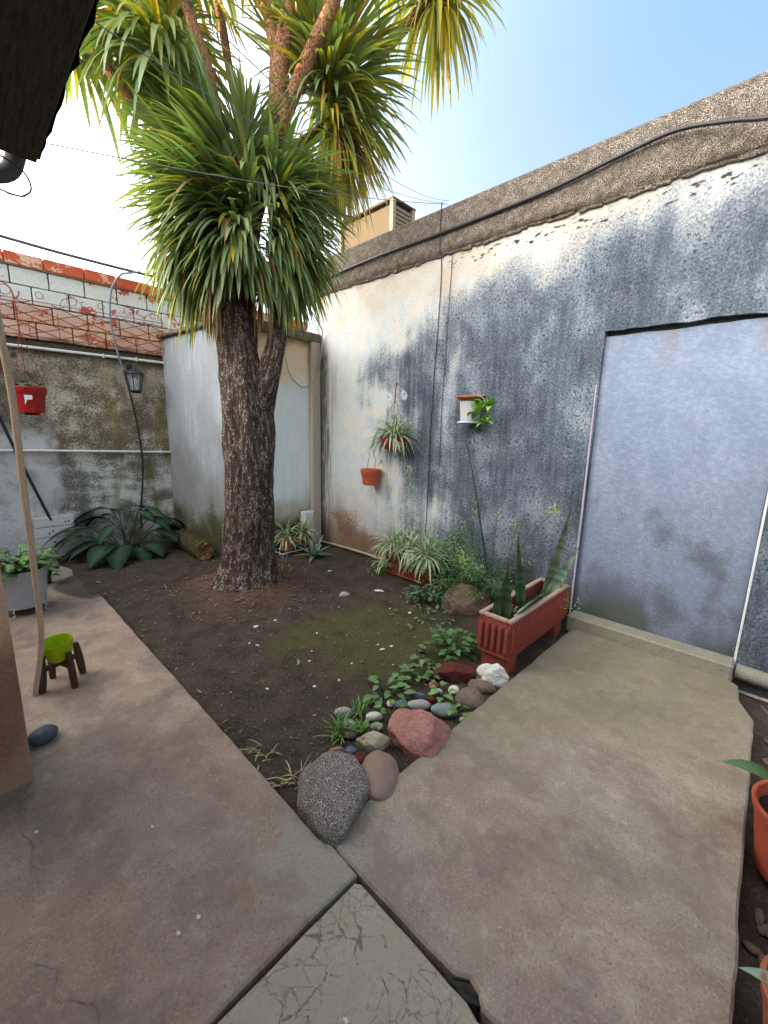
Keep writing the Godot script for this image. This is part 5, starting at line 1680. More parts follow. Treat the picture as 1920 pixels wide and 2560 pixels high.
# ---------------------------------------------------------------- stones
func stones() -> void:
	var list := [
	["granite_boulder", "large speckled grey granite stone wedged in the bed corner", "granite", V(0.928, 0.010, -1.141), V(0.147, 0.091, 0.203), 141, "G"],
	["river_stone", "smooth tan oval stone leaning beside the granite", "tan_stone", V(1.159, -0.014, -1.093), V(0.087, 0.052, 0.131), 133, ""],
	["pink_rock", "angular pinkish-red rock at the path edge", "pink_stone", V(1.476, 0.013, -1.107), V(0.157, 0.097, 0.129), 127, "C"],
	["quartz_rock", "jagged cream and ochre rock between tan stone and pink rock", "yellow_stone", V(1.281, -0.007, -1.266), V(0.089, 0.064, 0.040), 135, "C"],
	["pebble", "flat cream pebble behind the ochre rock", "white_stone", V(1.433, -0.031, -1.408), V(0.050, 0.024, 0.023), 134, ""],
	["pebble", "grey pebble under the flat cream pebble", "grey_stone", V(1.387, -0.031, -1.340), V(0.034, 0.024, 0.020), 134, ""],
	["pebble", "pale pink pebble left of the cream pebble", "grey_stone", V(1.290, -0.029, -1.456), V(0.045, 0.026, 0.020), 138, ""],
	["pebble", "mauve-grey pebble farthest up on the soil", "grey_stone", V(1.333, -0.028, -1.545), V(0.049, 0.029, 0.024), 139, ""],
	["pebble", "brownish pebble half under the pale pink one", "brown_stone", V(1.252, -0.033, -1.397), V(0.033, 0.020, 0.023), 138, ""],
	["pebble", "small bluish-white pebble behind the granite", "blue_stone", V(1.179, -0.034, -1.311), V(0.031, 0.019, 0.024), 138, "L"],
	["pebble", "dark brown pebble between granite and tan stone", "red_stone", V(1.182, -0.033, -1.240), V(0.040, 0.020, 0.031), 136, ""],
	["pebble", "tan knob-like pebble on top edge of the granite", "tan_stone", V(1.117, -0.026, -1.349), V(0.039, 0.031, 0.017), 140, ""],
	["pebble", "small round white pebble beside the dark blue one", "white_stone", V(1.584, -0.034, -1.423), V(0.023, 0.018, 0.027), 132, ""],
	["pebble", "dark blue-grey flat pebble beside the round white one", "blue_stone", V(1.607, -0.031, -1.370), V(0.048, 0.024, 0.026), 130, ""],
	["pebble", "pinkish-grey flat pebble behind the pink rock", "grey_stone", V(1.681, -0.027, -1.296), V(0.064, 0.031, 0.029), 128, ""],
	["river_stone", "greenish-grey flat stone behind the pink rock", "teal_stone", V(1.747, -0.023, -1.162), V(0.074, 0.037, 0.043), 124, ""],
	["river_stone", "smooth grey-brown stone at the path edge", "brown_stone", V(1.917, -0.010, -1.110), V(0.083, 0.058, 0.084), 120, ""],
	["river_stone", "brown flat stone against the white rock", "brown_stone", V(2.079, -0.018, -1.125), V(0.090, 0.045, 0.041), 118, ""],
	["white_rock", "rounded white rock by the trough foot", "white_stone", V(2.201, 0.003, -1.130), V(0.101, 0.081, 0.069), 117, "c"],
	["red_rock", "dark red-brown block of stone by the herb", "red_stone", V(2.058, 0.005, -1.320), V(0.145, 0.083, 0.065), 123, "C"],
	["pebble", "round white pebble right of the red pebble", "white_stone", V(1.944, -0.029, -1.233), V(0.034, 0.027, 0.033), 122, ""],
	["pebble", "white pebble left of the round white one", "white_stone", V(1.858, -0.031, -1.303), V(0.034, 0.024, 0.015), 125, ""],
	["pebble", "blue-grey pebble among the weeds", "blue_stone", V(1.745, -0.031, -1.348), V(0.045, 0.024, 0.020), 128, ""],
	["pebble", "rust-brown pebble below the white pebble", "red_stone", V(1.787, -0.034, -1.279), V(0.029, 0.018, 0.021), 126, ""],
	["pebble", "reddish pebble near the dark red stone", "terra_old", V(1.902, -0.034, -1.361), V(0.031, 0.019, 0.018), 126, ""],
	["pebble", "tiny cream pebble at the path edge", "white_stone", V(1.771, -0.036, -1.048), V(0.028, 0.016, 0.013), 121, ""],
	["boulder", "large brown-grey boulder behind the trough", "brown_stone", V(2.987, 0.061, -1.830), V(0.207, 0.176, 0.093), 121, "c"],
	["pebble", "beige flat pebble alone on the soil", "grey_stone", V(2.418, -0.024, -2.795), V(0.049, 0.034, 0.022), 139, ""],
	["pebble", "bright white flat pebble alone on the soil", "white_stone", V(2.720, -0.030, -2.644), V(0.050, 0.024, 0.023), 134, ""],
	]
	var sd := 100
	for q in list:
		sd += 1
		rng.seed = sd
		var b := MB.new()
		var cuts := []
		var amp := 0.10
		var pw := 2.2
		if q[6] == "C":
			for i in 13:
				cuts.append([V(rr(-1, 1), rr(-0.3, 1), rr(-1, 1)).normalized(), rr(0.66, 0.94)])
			amp = 0.07
			pw = 3.0
		elif q[6] == "c":
			for i in 7:
				cuts.append([V(rr(-1, 1), rr(0.0, 1), rr(-1, 1)).normalized(), rr(0.78, 0.95)])
			amp = 0.12
			pw = 2.6
		elif q[6] == "G":
			cuts = [[V(-0.75, 0.0, -0.66).normalized(), 0.80], [V(0.72, 0.0, -0.70).normalized(), 0.84], [V(0, 1, 0), 0.9]]
			amp = 0.07
			pw = 2.5
		var hi: bool = q[4].x > 0.08
		if q[0] == "pink_rock" or q[2] == "tan_stone" and hi:
			q[4] *= 1.1
		b.stone(q[4], nz(sd, 0.012 if q[6] != "" else 0.006, 5 if q[6] != "" else 2), amp * 1.8, cuts, 44 if hi else 14, 64 if hi else 20, pw)
		var o := solo(q[0], q[1], "stone" if q[0] != "pebble" else "pebble", b, M[q[2]], q[3] - V(0, q[4].y * 0.16, 0), "pebbles among the weeds" if q[0] == "pebble" else "")
		o.rotation = Vector3(rr(-0.08, 0.08), deg_to_rad(q[5]) + rr(-0.1, 0.1), rr(-0.08, 0.08))
	rng.seed = 500
	for p in [[1.66, -2.77, .018], [1.49, -2.77, .020], [1.78, -2.38, .013], [1.98, -1.87, .018], [2.06, -1.86, .014], [2.51, -2.30, .012], [2.01, -1.95, .010], [1.89, -1.69, .012], [1.70, -1.89, .011], [1.53, -1.82, .011], [1.38, -1.87, .014], [1.52, -2.12, .012], [2.70, -3.37, .024], [1.36, -2.52, .016], [2.58, -2.13, .020], [1.34, -2.60, .012], [2.3, -3.0, .010], [1.16, -2.05, .010], [1.60, -2.20, .009], [2.20, -2.62, .009]]:
		var b := MB.new()
		b.stone(V(p[2] * rr(0.7, 1.3), p[2] * rr(0.2, 0.5), p[2] * rr(0.4, 0.8)), nz(int(p[0] * 999.0), 0.008), 0.4, [[V(rr(-1, 1), 1, rr(-1, 1)).normalized(), 0.7], [V(rr(-1, 1), 0.2, rr(-1, 1)).normalized(), 0.7]], 7, 10)
		var o := solo("stone_chip", "small white stone chip on the dark bed soil", "stone", b, M.white_stone, V(p[0], soil_y(p[0], p[1]) + p[2] * 0.3, p[1]), "white chips on the soil")
		o.rotation.y = rr(0, TAU)
	var b := MB.new()
	b.stone(V(0.062, 0.036, 0.052), nz(77, 0.006), 0.08, [], 16, 24)
	var k := solo("round_stone", "smooth dark slate stone lying by the porch post", "stone", b, M.black_stone, V(0.145, 0.032, -2.36))
	k.rotation.y = 0.5
	# pale chip on the crazed slab and specks on the paths
	for p in [[0.53, -0.60], [0.36, -1.52], [0.30, -1.10], [0.05, -1.80], [0.36, -1.10]]:
		b = MB.new()
		b.stone(V(0.006, 0.004, 0.009), nz(8), 0.3, [], 6, 8)
		solo("stone_chip", "tiny pale chip lying on the cement paving", "stone", b, M.white_stone, V(p[0], 0.002, p[1]), "pale chips on the paving")
	# black clod painting in the dark of the cavity in the slab joint
	b = MB.new()
	b.stone(V(0.016, 0.018, 0.05), nz(9, 0.012, 4), 0.7, [], 14, 18)
	k = solo("cavity_lump", "black clod standing in for the dark cavity in the slab joint", "lump", b, M.dark, V(0.808, -0.022, -0.415))
	k.rotation.y = 0.15

# ---------------------------------------------------------------- pots and other things
func pot_mesh(r0: float, r1: float, h: float, rim: float, sides := 40, ribs := 0, ribd := 0.0) -> MB:
	var b := MB.new()
	var lip := rim * 0.13
	b.lathe([Vector2(0.0, 0.0), Vector2(r0, 0.0), Vector2(r0 + 0.002, 0.004), Vector2(lerpf(r0, r1, 0.45), h * 0.45), Vector2(lerpf(r0, r1, 0.84), h - rim - 0.001), Vector2(r1 * 0.965 + lip, h - rim), Vector2(r1 + lip, h - 0.006), Vector2(r1 + lip - 0.003, h), Vector2(r1 - 0.008, h), Vector2(r1 - 0.011, h - 0.006), Vector2(r0 * 0.9, h * 0.3), Vector2(0.0, h * 0.28)], sides, Vector3.ZERO, Basis(), 0.0, ribs, ribd)
	return b

func disc(r: float, y: float, sd: float) -> MB:
	var b := MB.new()
	var rows := []
	for i in 6:
		var line := PackedVector3Array()
		for j in 18:
			var a := TAU * j / 18
			var q := r * i / 5.0 + 0.0001
			line.append(V(cos(a) * q, y + 0.012 * bump.get_noise_2d(cos(a) * q * 900.0 + sd, sin(a) * q * 900.0), sin(a) * q))
		rows.append(line)
	b.grid(rows, true, false)
	return b

func tubes(o: Node, called: String, pts: Array, r: float, m: Material, per := 6, sides := 6) -> void:
	var b := MB.new()
	b.tube(smooth(pts, per), r, sides)
	part(o, called, b, m)

func left_side() -> void:
	# cement pot on an iron stand
	var o := thing("cement_pot", "round whitish cement flowerpot on a low iron stand", "flowerpot", V(0.275, 0.075, -4.24))
	part(o, "pot", pot_mesh(0.135, 0.175, 0.29, 0.02, 44), M.cement_pot)
	part(o, "potting_soil", disc(0.16, 0.25, 3.0), M.potsoil)
	o = thing("pot_stand", "low curled iron stand under the cement pot", "stand", V(0.275, 0.0, -4.24))
	var ring := []
	for i in 25:
		ring.append(V(cos(TAU * i / 24) * 0.135, 0.068, sin(TAU * i / 24) * 0.135))
	tubes(o, "ring", ring, 0.006, M.palewire, 1)
	for i in 4:
		var a := TAU * i / 4 + 0.6
		var d := V(cos(a), 0, sin(a))
		tubes(o, "leg", [d * 0.13 + V(0, 0.066, 0), d * 0.15 + V(0, 0.045, 0), d * 0.135 + V(0, 0.02, 0), d * 0.16 + V(0, 0.004, 0)], 0.006, M.palewire)
		var sc := []
		for k in 12:
			var t := k / 11.0 * TAU * 1.1
			sc.append(V(cos(a + 0.5 + 0.10 * cos(t)) * 0.137, 0.036 + 0.022 * sin(t), sin(a + 0.5 + 0.10 * cos(t)) * 0.137))
		tubes(o, "scroll", sc, 0.004, M.palewire, 2)
	herb("potted_plant", "leafy green plant growing in the cement pot", V(0.275, 0.32, -4.24), 80, 0.19, 0.24, Vector2(0.08, 0.13), [0.14, 0.24, 0.07], [0.09, 0.18, 0.05])
	herb("potted_plant", "narrow upright green plant behind the cement pot", V(0.50, 0.0, -4.85), 40, 0.06, 0.42, Vector2(0.05, 0.09), [0.10, 0.18, 0.06], [0.08, 0.15, 0.05])
	# white boards against the rear wall
	o = thing("white_boards", "low panel of white painted boards against the rear wall", "panel", V(0.72, 0.0, -5.81))
	for i in 4:
		var b := MB.new()
		b.box(V(0, 0.06 + i * 0.118, rr(-0.003, 0.003)), V(0.36, 0.112, 0.03), 0.004)
		part(o, "board", b, M.white_paint)
		for k in 2:
			b = MB.new()
			b.lathe([Vector2(0.0, 0.004), Vector2(0.008, 0.003), Vector2(0.010, 0.0)], 10, V(rr(-0.14, 0.14), 0.06 + i * 0.118 + rr(-0.02, 0.02), 0.018), Basis(Vector3.RIGHT, PI / 2))
			part(o, "nail_head", b, M.iron)
	# old bricks tucked behind the dark plant
	for k in [[0.98, 0.035, -5.55, 0.3, "dark old brick lying flat by the white boards"], [1.06, 0.035, -5.70, 0.1, "dark old brick pushed against the rear wall"], [1.02, 0.105, -5.64, -0.4, "dark old brick lying on top of two others"], [0.92, 0.02, -5.42, 1.2, "broken brick end at the edge of the bed"]]:
		var bk := MB.new()
		bk.box(Vector3.ZERO, V(0.21 if k[3] < 1.0 else 0.11, 0.068, 0.10), 0.007)
		var ob := solo("old_brick", k[4], "brick", bk, M.brick, V(k[0], k[1], k[2]), "old bricks behind the dark plant")
		ob.rotation.y = k[3]
	# lime bowl on its wooden stand
	o = thing("lime_pot", "lime green tilted bowl pot seated in a wooden stand", "flowerpot", V(0.300, 0.155, -2.86))
	o.rotation = Vector3(0.05, 0.0, 0.10)
	var b := MB.new()
	b.lathe([Vector2(0.0, 0.0), Vector2(0.044, 0.0), Vector2(0.050, 0.004), Vector2(0.064, 0.035), Vector2(0.075, 0.075), Vector2(0.081, 0.118), Vector2(0.0805, 0.121), Vector2(0.077, 0.119), Vector2(0.070, 0.075), Vector2(0.058, 0.03), Vector2(0.04, 0.012), Vector2(0.0, 0.010)], 44)
	part(o, "bowl", b, M.lime)
	o = thing("plant_stand", "dark wooden four-legged stand holding the lime pot", "stand", V(0.300, 0.0, -2.86))
	o.rotation.y = 0.35
	for i in 4:
		var a := TAU * i / 4
		var leg := MB.new()
		var bs := Basis(Vector3.UP, -a)
		# splayed leg, wider at the top
		var rows := []
		for k in 7:
			var t := k / 6.0
			var y := lerpf(0.0, 0.215, t)
			var cx := lerpf(0.108, 0.088, t)
			var w := lerpf(0.018, 0.032, sin(PI * minf(t * 0.9 + 0.1, 1.0)))
			rows.append(PackedVector3Array([bs * V(cx - w * 0.55, y, -0.012), bs * V(cx + w * 0.55, y, -0.012), bs * V(cx + w * 0.55, y, 0.012), bs * V(cx - w * 0.55, y, 0.012)]))
		leg.grid(rows, true)
		leg.face([rows[6][0], rows[6][1], rows[6][2], rows[6][3]], V(0, 0, 0))
		part(o, "leg", leg, M.stand)
	for i in 2:
		var bar := MB.new()
		var bs := Basis(Vector3.UP, PI / 2 * i)
		bar.box(V(0, 0.132 - i * 0.001, 0), V(0.165, 0.03, 0.022), 0.004, bs)
		part(o, "crossbar", bar, M.stand)
	# long bent pole leaning by the post
	b = MB.new()
	b.tube(smooth([V(0.165, 0.0, -2.829), V(0.215, 0.289, -2.775), V(0.227, 0.518, -2.732), V(0.227, 0.837, -2.671), V(0.224, 1.199, -2.602), V(0.223, 1.622, -2.522), V(0.21, 1.874, -2.474), V(0.19, 2.52, -2.44)], 6), 0.0145, 10)
	solo("bent_pole", "long bent wooden pole leaning past the porch post", "pole", b, M.bamboo)
	# log along the store
	o = thing("log", "mossy cut log lying along the store wall", "log", V(1.91, 0.10, -5.24))
	var rows := []
	for i in 22:
		var z := lerpf(-0.62, 0.62, i / 21.0)
		var line := PackedVector3Array()
		for j in 26:
			var a := TAU * j / 26
			var r := 0.112 * (1.0 + 0.09 * bump.get_noise_3d(cos(a) * 120.0, sin(a) * 120.0, z * 110.0)) * (1.0 - 0.06 * smoothstep(0.52, 0.62, z))
			line.append(V(cos(a) * r, sin(a) * r, z + (0.035 * bump.get_noise_2d(a * 150.0, 9.0) if i == 21 else 0.0)))
		rows.append(line)
	b = MB.new()
	b.grid(rows, true, true, [], Vector2(1.0, 1.6))
	part(o, "bark", b, M.log)
	b = MB.new()
	var er := []
	for i in 6:
		var line := PackedVector3Array()
		for j in 26:
			var a := TAU * j / 26
			var rim: Vector3 = rows[21][j]
			var q := i / 5.0
			line.append(V(rim.x * q, rim.y * q, lerpf(0.60, rim.z, q) + (0.03 * bump.get_noise_2d(cos(a) * q * 260.0, sin(a) * q * 260.0) if i < 5 else 0.0)))
		er.append(line)
	b.grid(er, true, false)
	var oe := part(o, "cut_end", b, M.log_end)
	oe.set_meta("label", "splintered pale cut end of the log")
	o.rotation.y = -0.04

func rear_fittings() -> void:
	var b := MB.new()
	b.tube([V(-0.8, 2.255, -5.825), V(0.6, 2.262, -5.825), V(2.03, 2.272, -5.825)], 0.016, 10)
	solo("water_pipe", "white plastic pipe high on the rear wall", "pipe", b, M.pvc, Vector3.ZERO, "white pipes on the rear wall")
	b = MB.new()
	b.tube([V(-0.8, 1.225, -5.825), V(0.6, 1.20, -5.825), V(2.03, 1.158, -5.825)], 0.014, 10)
	solo("water_pipe", "white plastic pipe across the middle of the rear wall", "pipe", b, M.pvc, Vector3.ZERO, "white pipes on the rear wall")
	for p in [[1.70, 2.27], [1.36, 2.268], [1.90, 1.162]]:
		b = MB.new()
		b.box(V(p[0], p[1], -5.822), V(0.014, 0.05, 0.05), 0.004)
		solo("pipe_clip", "small clip holding a white pipe to the rear wall", "clip", b, M.white_paint, Vector3.ZERO, "clips on the white pipes")
	# wall lantern
	var o := thing("wall_lantern", "black coach lantern fixed to the rear wall", "lantern", V(1.63, 1.87, -5.70))
	b = MB.new()
	b.box(V(0, 0.26, -0.12), V(0.09, 0.15, 0.02), 0.006)
	part(o, "wall_plate", b, M.lantern)
	tubes(o, "bracket", [V(0, 0.24, -0.11), V(0, 0.31, -0.08), V(0, 0.325, -0.02), V(0, 0.29, 0.0)], 0.012, M.lantern)
	b = MB.new()
	b.lathe([Vector2(0.0, 0.31), Vector2(0.012, 0.30), Vector2(0.02, 0.285), Vector2(0.045, 0.265), Vector2(0.10, 0.235), Vector2(0.112, 0.218), Vector2(0.10, 0.214), Vector2(0.0, 0.214)], 6)
	part(o, "cap", b, M.lantern)
	b = MB.new()
	b.lathe([Vector2(0.0, 0.0), Vector2(0.045, 0.0), Vector2(0.066, 0.02), Vector2(0.066, 0.034), Vector2(0.0, 0.034)], 6)
	part(o, "base", b, M.lantern)
	for i in 6:
		var a := TAU * i / 6
		var b2 := MB.new()
		b2.tube([V(cos(a) * 0.06, 0.03, sin(a) * 0.06), V(cos(a) * 0.086, 0.216, sin(a) * 0.086)], 0.0065, 6)
		part(o, "frame_bar", b2, M.lantern)
		var a2 := TAU * (i + 1) / 6
		b2 = MB.new()
		b2.face([V(cos(a) * 0.057, 0.034, sin(a) * 0.057), V(cos(a2) * 0.057, 0.034, sin(a2) * 0.057), V(cos(a2) * 0.083, 0.214, sin(a2) * 0.083), V(cos(a) * 0.083, 0.214, sin(a) * 0.083)], V(0, 0.1, 0))
		part(o, "pane", b2, M.glass)
	b = MB.new()
	b.lathe([Vector2(0.0, 0.04), Vector2(0.016, 0.045), Vector2(0.018, 0.10), Vector2(0.030, 0.13), Vector2(0.024, 0.16), Vector2(0.0, 0.17)], 14)
	part(o, "bulb", b, M.white_paint)
	# cables on the rear wall
	b = MB.new()
	b.tube(smooth([V(1.80, 3.25, -5.74), V(1.711, 3.215, -5.75), V(1.60, 3.17, -5.75), V(1.50, 3.02, -5.75), V(1.463, 2.86, -5.75), V(1.452, 2.615, -5.76), V(1.50, 2.30, -5.78), V(1.548, 2.127, -5.79)], 7), 0.011, 8)
	solo("conduit", "grey flexible conduit curving down from the coping to the lantern", "conduit", b, M.bluewire)
	b = MB.new()
	b.tube(smooth([V(1.50, 2.30, -5.80), V(1.55, 2.13, -5.80), V(1.617, 1.706, -5.80), V(1.65, 1.40, -5.80), V(1.665, 1.033, -5.80), V(1.64, 0.75, -5.80), V(1.60, 0.45, -5.80), V(1.58, 0.2, -5.78)], 7), 0.011, 8)
	solo("black_cable", "black cable running from the lantern down to the plant", "cable", b, M.black)
	b = MB.new()
	b.tube(smooth([V(0.20, 2.3, -5.80), V(0.396, 1.529, -5.80), V(0.526, 1.02, -5.80), V(0.678, 0.48, -5.80), V(0.69, 0.45, -5.80)], 6), 0.014, 8)
	solo("black_cable", "black cable slanting across the white patch of rear wall", "cable", b, M.black)
	# expanding trellis in front of the blocks
	o = thing("wire_trellis", "rusty red expanding lattice fixed across the painted blocks", "trellis", V(0, 0, -5.80))
	var y0 := 2.36
	var y1 := 2.70
	for e in [[y0, y0 + 0.03], [y1 - 0.035, y1], [y1 + 0.002, y1 + 0.035]]:
		tubes(o, "rail", [V(-0.3, e[0], 0), V(0.8, (e[0] + e[1]) * 0.5, 0.0), V(2.02, e[1], 0)], 0.0035, M.rust, 2)
	var x := -1.1
	while x < 2.0:
		for s in [0, 1]:
			var a := V(x, y1 + 0.01 if s == 0 else y0, 0.008 * s)
			var d := V(x + 0.98, y0 if s == 0 else y1 + 0.01, 0.008 * s)
			if d.x > 2.02:
				d = a.lerp(d, (2.02 - a.x) / (d.x - a.x))
			if d.x > -0.3 and a.x < 2.0:
				tubes(o, "bar", [a, d], 0.0042, M.rust, 1)
		x += 0.29
	for i in 7:
		var cx := 0.30 + i * 0.27
		var cy := y1 + 0.075 + 0.004 * i
		var rg := []
		var r := 0.045 if i % 2 else 0.032
		for k in 22:
			rg.append(V(cx + cos(TAU * k / 18) * r, cy + sin(TAU * k / 18) * r, 0.004))
		tubes(o, "ring", rg, 0.003, M.rust, 1)
		if i % 3 == 0:
			tubes(o, "scroll", [V(cx - 0.11, y1 + 0.02, 0), V(cx - 0.07, y1 + 0.09, 0), V(cx + 0.02, y1 + 0.12, 0), V(cx + 0.09, y1 + 0.07, 0), V(cx + 0.11, y1 + 0.02, 0)], 0.003, M.rust, 4)
	for i in 8:
		tubes(o, "upright", [V(0.22 + i * 0.25, y0, 0.012), V(0.22 + i * 0.25, y0 + 0.17 + 0.10 * (i % 2), 0.012)], 0.003, M.rust, 1)
	# hanging red pot
	o = thing("hanging_pot", "red plastic hanging pot with white sticker near the rear wall", "flowerpot", V(0.555, 1.58, -4.93))
	part(o, "pot", pot_mesh(0.092, 0.122, 0.225, 0.05, 40), M.red_plastic)
	part(o, "potting_soil", disc(0.108, 0.195, 8.0), M.potsoil)
	b = MB.new()
	b.lathe([Vector2(0.0, -0.02), Vector2(0.05, -0.02), Vector2(0.055, 0.0), Vector2(0.0, 0.0)], 24)
	part(o, "drip_cup", b, M.red_plastic)
	b = MB.new()
	var a0 := atan2(0.72, -0.20)
	b.face([V(cos(a0 + 0.16) * 0.119, 0.105, sin(a0 + 0.16) * 0.119), V(cos(a0 - 0.30) * 0.120, 0.115, sin(a0 - 0.30) * 0.120), V(cos(a0 - 0.30) * 0.121, 0.15, sin(a0 - 0.30) * 0.121), V(cos(a0 + 0.16) * 0.121, 0.15, sin(a0 + 0.16) * 0.121)], V(0, 0.1, 0))
	b.face([V(cos(a0 + 0.16) * 0.117, 0.065, sin(a0 + 0.16) * 0.117), V(cos(a0 + 0.02) * 0.119, 0.105, sin(a0 + 0.02) * 0.119), V(cos(a0 + 0.16) * 0.119, 0.105, sin(a0 + 0.16) * 0.119)], V(0, 0.1, 0))
	part(o, "sticker", b, M.sticker)
	for i in 3:
		var a := TAU * i / 3 + 0.5
		tubes(o, "cord", [V(cos(a) * 0.122, 0.215, sin(a) * 0.122), V(cos(a) * 0.06, 0.47, sin(a) * 0.06), V(-0.01, 0.70, 0)], 0.003, M.rust, 2)
	tubes(o, "hook_rod", [V(-0.01, 0.68, 0), V(-0.018, 0.98, -0.02), V(-0.045, 1.06, -0.06), V(-0.08, 1.085, -0.09), V(-0.095, 1.10, -0.10)], 0.006, M.rust, 6)
	tubes(o, "hook_end", [V(-0.018, 0.97, -0.02), V(0.0, 0.96, 0.0), V(0.018, 0.985, 0.012), V(0.018, 1.01, 0.014)], 0.005, M.rust, 5)
	herb("hanging_plant", "dark small-leaved plant filling the red hanging pot", V(0.555, 1.77, -4.93), 60, 0.12, 0.10, Vector2(0.035, 0.06), [0.07, 0.10, 0.06], [0.06, 0.09, 0.05])
	b = MB.new()
	b.tube(smooth([V(0.15, 2.62, -2.45), V(0.36, 2.64, -3.9), V(0.465, 2.675, -5.03), V(0.54, 2.74, -5.84)], 5), 0.003, 5)
	solo("line_wire", "thin wire the red pot's hook hangs from", "wire", b, M.wire)

func wall_fittings() -> void:
	# basket with spider plant
	var o := thing("hanging_basket", "red-brown bowl basket hung on the tall wall", "flowerpot", V(3.20, 1.29, -2.94))
	var b := MB.new()
	b.lathe([Vector2(0.0, 0.0), Vector2(0.05, 0.002), Vector2(0.095, 0.03), Vector2(0.128, 0.08), Vector2(0.142, 0.135), Vector2(0.144, 0.15), Vector2(0.138, 0.152), Vector2(0.13, 0.13), Vector2(0.0, 0.12)], 40)
	part(o, "bowl", b, M.bowl)
	for i in 3:
		var a := TAU * i / 3 + 0.3
		tubes(o, "wire", [V(cos(a) * 0.14, 0.15, sin(a) * 0.14), V(cos(a) * 0.06 + 0.05, 0.4, sin(a) * 0.06 - 0.06), V(0.11, 0.52, -0.10)], 0.0022, M.wire, 2, 5)
	tubes(o, "hook", [V(0.11, 0.50, -0.10), V(0.13, 0.60, -0.12), V(0.145, 0.68, -0.13), V(0.165, 0.715, -0.14), V(0.175, 0.69, -0.145)], 0.007, M.rust, 5)
	spider("striped spider plant overflowing the red-brown wall basket", V(3.19, 1.41, -2.94), 130, Vector2(0.26, 0.44), "", Vector2(5, 80))
	for q in [[V(3.18, 1.30, -2.80), V(3.16, 1.12, -2.70), 16], [V(3.16, 1.32, -2.95), V(3.14, 0.93, -2.97), 12], [V(3.20, 1.32, -3.10), V(3.20, 1.16, -3.12), 18], [V(3.2, 1.3, -2.75), V(3.2, 0.95, -2.68), 10]]:
		var r := thing("plantlet", "spider plant runner dangling below the wall basket", "plant", Vector3.ZERO, "runners of the basket plant")
		tubes(r, "runner", [q[0] + V(0, 0.12, 0), q[0] + V(-0.02, 0, 0), q[1]], 0.002, M.leafwire, 5, 4)
		clump(r, "leaf", q[2], q[1], Vector2(0.05, 0.10), Vector2(0.008, 0.013), Vector2(-40, 70), Vector2(0, 360), Vector2(0.8, 2.2), 0, 0.3, SP_MID, SP_RIM, M.matte_leaf, 5, 0.006)
	# small pot hung beneath
	o = thing("hanging_pot", "small empty terracotta pot hanging left of the basket", "flowerpot", V(3.27, 0.895, -3.35))
	part(o, "pot", pot_mesh(0.085, 0.108, 0.178, 0.055, 40), M.terracotta)
	for s in [-1, 1]:
		tubes(o, "wire", [V(0, 0.17, s * 0.06), V(0.02, 0.28, s * 0.055), V(0.0, 0.40, 0.01 + s * 0.02), V(-0.03, 0.60, 0.12), V(-0.05, 0.62, 0.22)], 0.003, M.greywire, 5, 5)
	# grey pot with saucer and green plant
	o = thing("wall_pot", "grey pot fixed to the tall wall under a terracotta dish", "flowerpot", V(3.27, 1.60, -2.09))
	part(o, "pot", pot_mesh(0.082, 0.098, 0.17, 0.012, 36), M.cement_pot)
	b = MB.new()
	b.lathe([Vector2(0.0, 0.012), Vector2(0.10, 0.0), Vector2(0.115, -0.012), Vector2(0.12, -0.016), Vector2(0.10, -0.02), Vector2(0.0, -0.016)], 36, V(0, 0.0, 0))
	part(o, "base_saucer", b, M.cement_pot)
	o = thing("terracotta_dish", "tilted terracotta dish lying on the grey wall pot", "dish", V(3.26, 1.785, -2.09))
	b = MB.new()
	b.lathe([Vector2(0.0, 0.0), Vector2(0.09, 0.0), Vector2(0.125, 0.03), Vector2(0.128, 0.038), Vector2(0.12, 0.04), Vector2(0.085, 0.016), Vector2(0.0, 0.014)], 36, Vector3.ZERO, Basis(V(0.3, 0, 1).normalized(), 0.12))
	part(o, "dish", b, M.terra_old)
	o = thing("succulent", "bright green rosette succulent spilling from the grey wall pot", "plant", V(3.20, 1.72, -1.99))
	tubes(o, "stem", [V(0.03, 0.09, -0.06), V(-0.02, 0.08, 0.06), V(-0.01, -0.02, 0.13), V(-0.01, -0.08, 0.10)], 0.005, M.leafwire, 5, 5)
	for q in [[V(-0.05, -0.06, 0.05), 13], [V(0.0, 0.0, 0.13), 9], [V(-0.03, -0.13, 0.11), 10], [V(-0.02, 0.02, 0.03), 8]]:
		clump(o, "leaf", q[1], q[0], Vector2(0.08, 0.12), Vector2(0.05, 0.068), Vector2(-15, 70), Vector2(0, 360), Vector2(0.3, 1.4), 1, 0.3, [0.22, 0.42, 0.05], [0.14, 0.30, 0.04], M.matte_leaf, 5, 0.012)
	# dark rod leaning on the wall
	b = MB.new()
	b.tube(smooth([V(3.34, 1.43, -2.16), V(3.31, 0.93, -1.995), V(3.24, 0.0, -1.72)], 5), [0.003, 0.004, 0.004, 0.005, 0.006, 0.007, 0.008, 0.009, 0.010, 0.010, 0.010], 7)
	solo("thin_rod", "thin dark rod leaning on the mouldy wall above the fern", "rod", b, M.black)
	# cables down the wall and along the parapet
	b = MB.new()
	b.tube(smooth([V(3.33, 3.50, -2.55), V(3.318, 3.47, -2.555), V(3.318, 3.15, -2.554), V(3.355, 3.05, -2.554), V(3.36, 2.713, -2.554), V(3.355, 1.807, -2.586), V(3.36, 1.098, -2.595), V(3.35, 0.427, -2.594), V(3.33, 0.25, -2.59)], 5), 0.005, 6)
	solo("black_cable", "thin black cable hanging from parapet to trough, the lower one", "cable", b, M.black)
	b = MB.new()
	b.tube(smooth([V(3.365, 3.08, -2.441), V(3.37, 2.525, -2.458), V(3.37, 1.953, -2.477), V(3.37, 1.365, -2.478), V(3.368, 1.15, -2.48)], 5), 0.0035, 6)
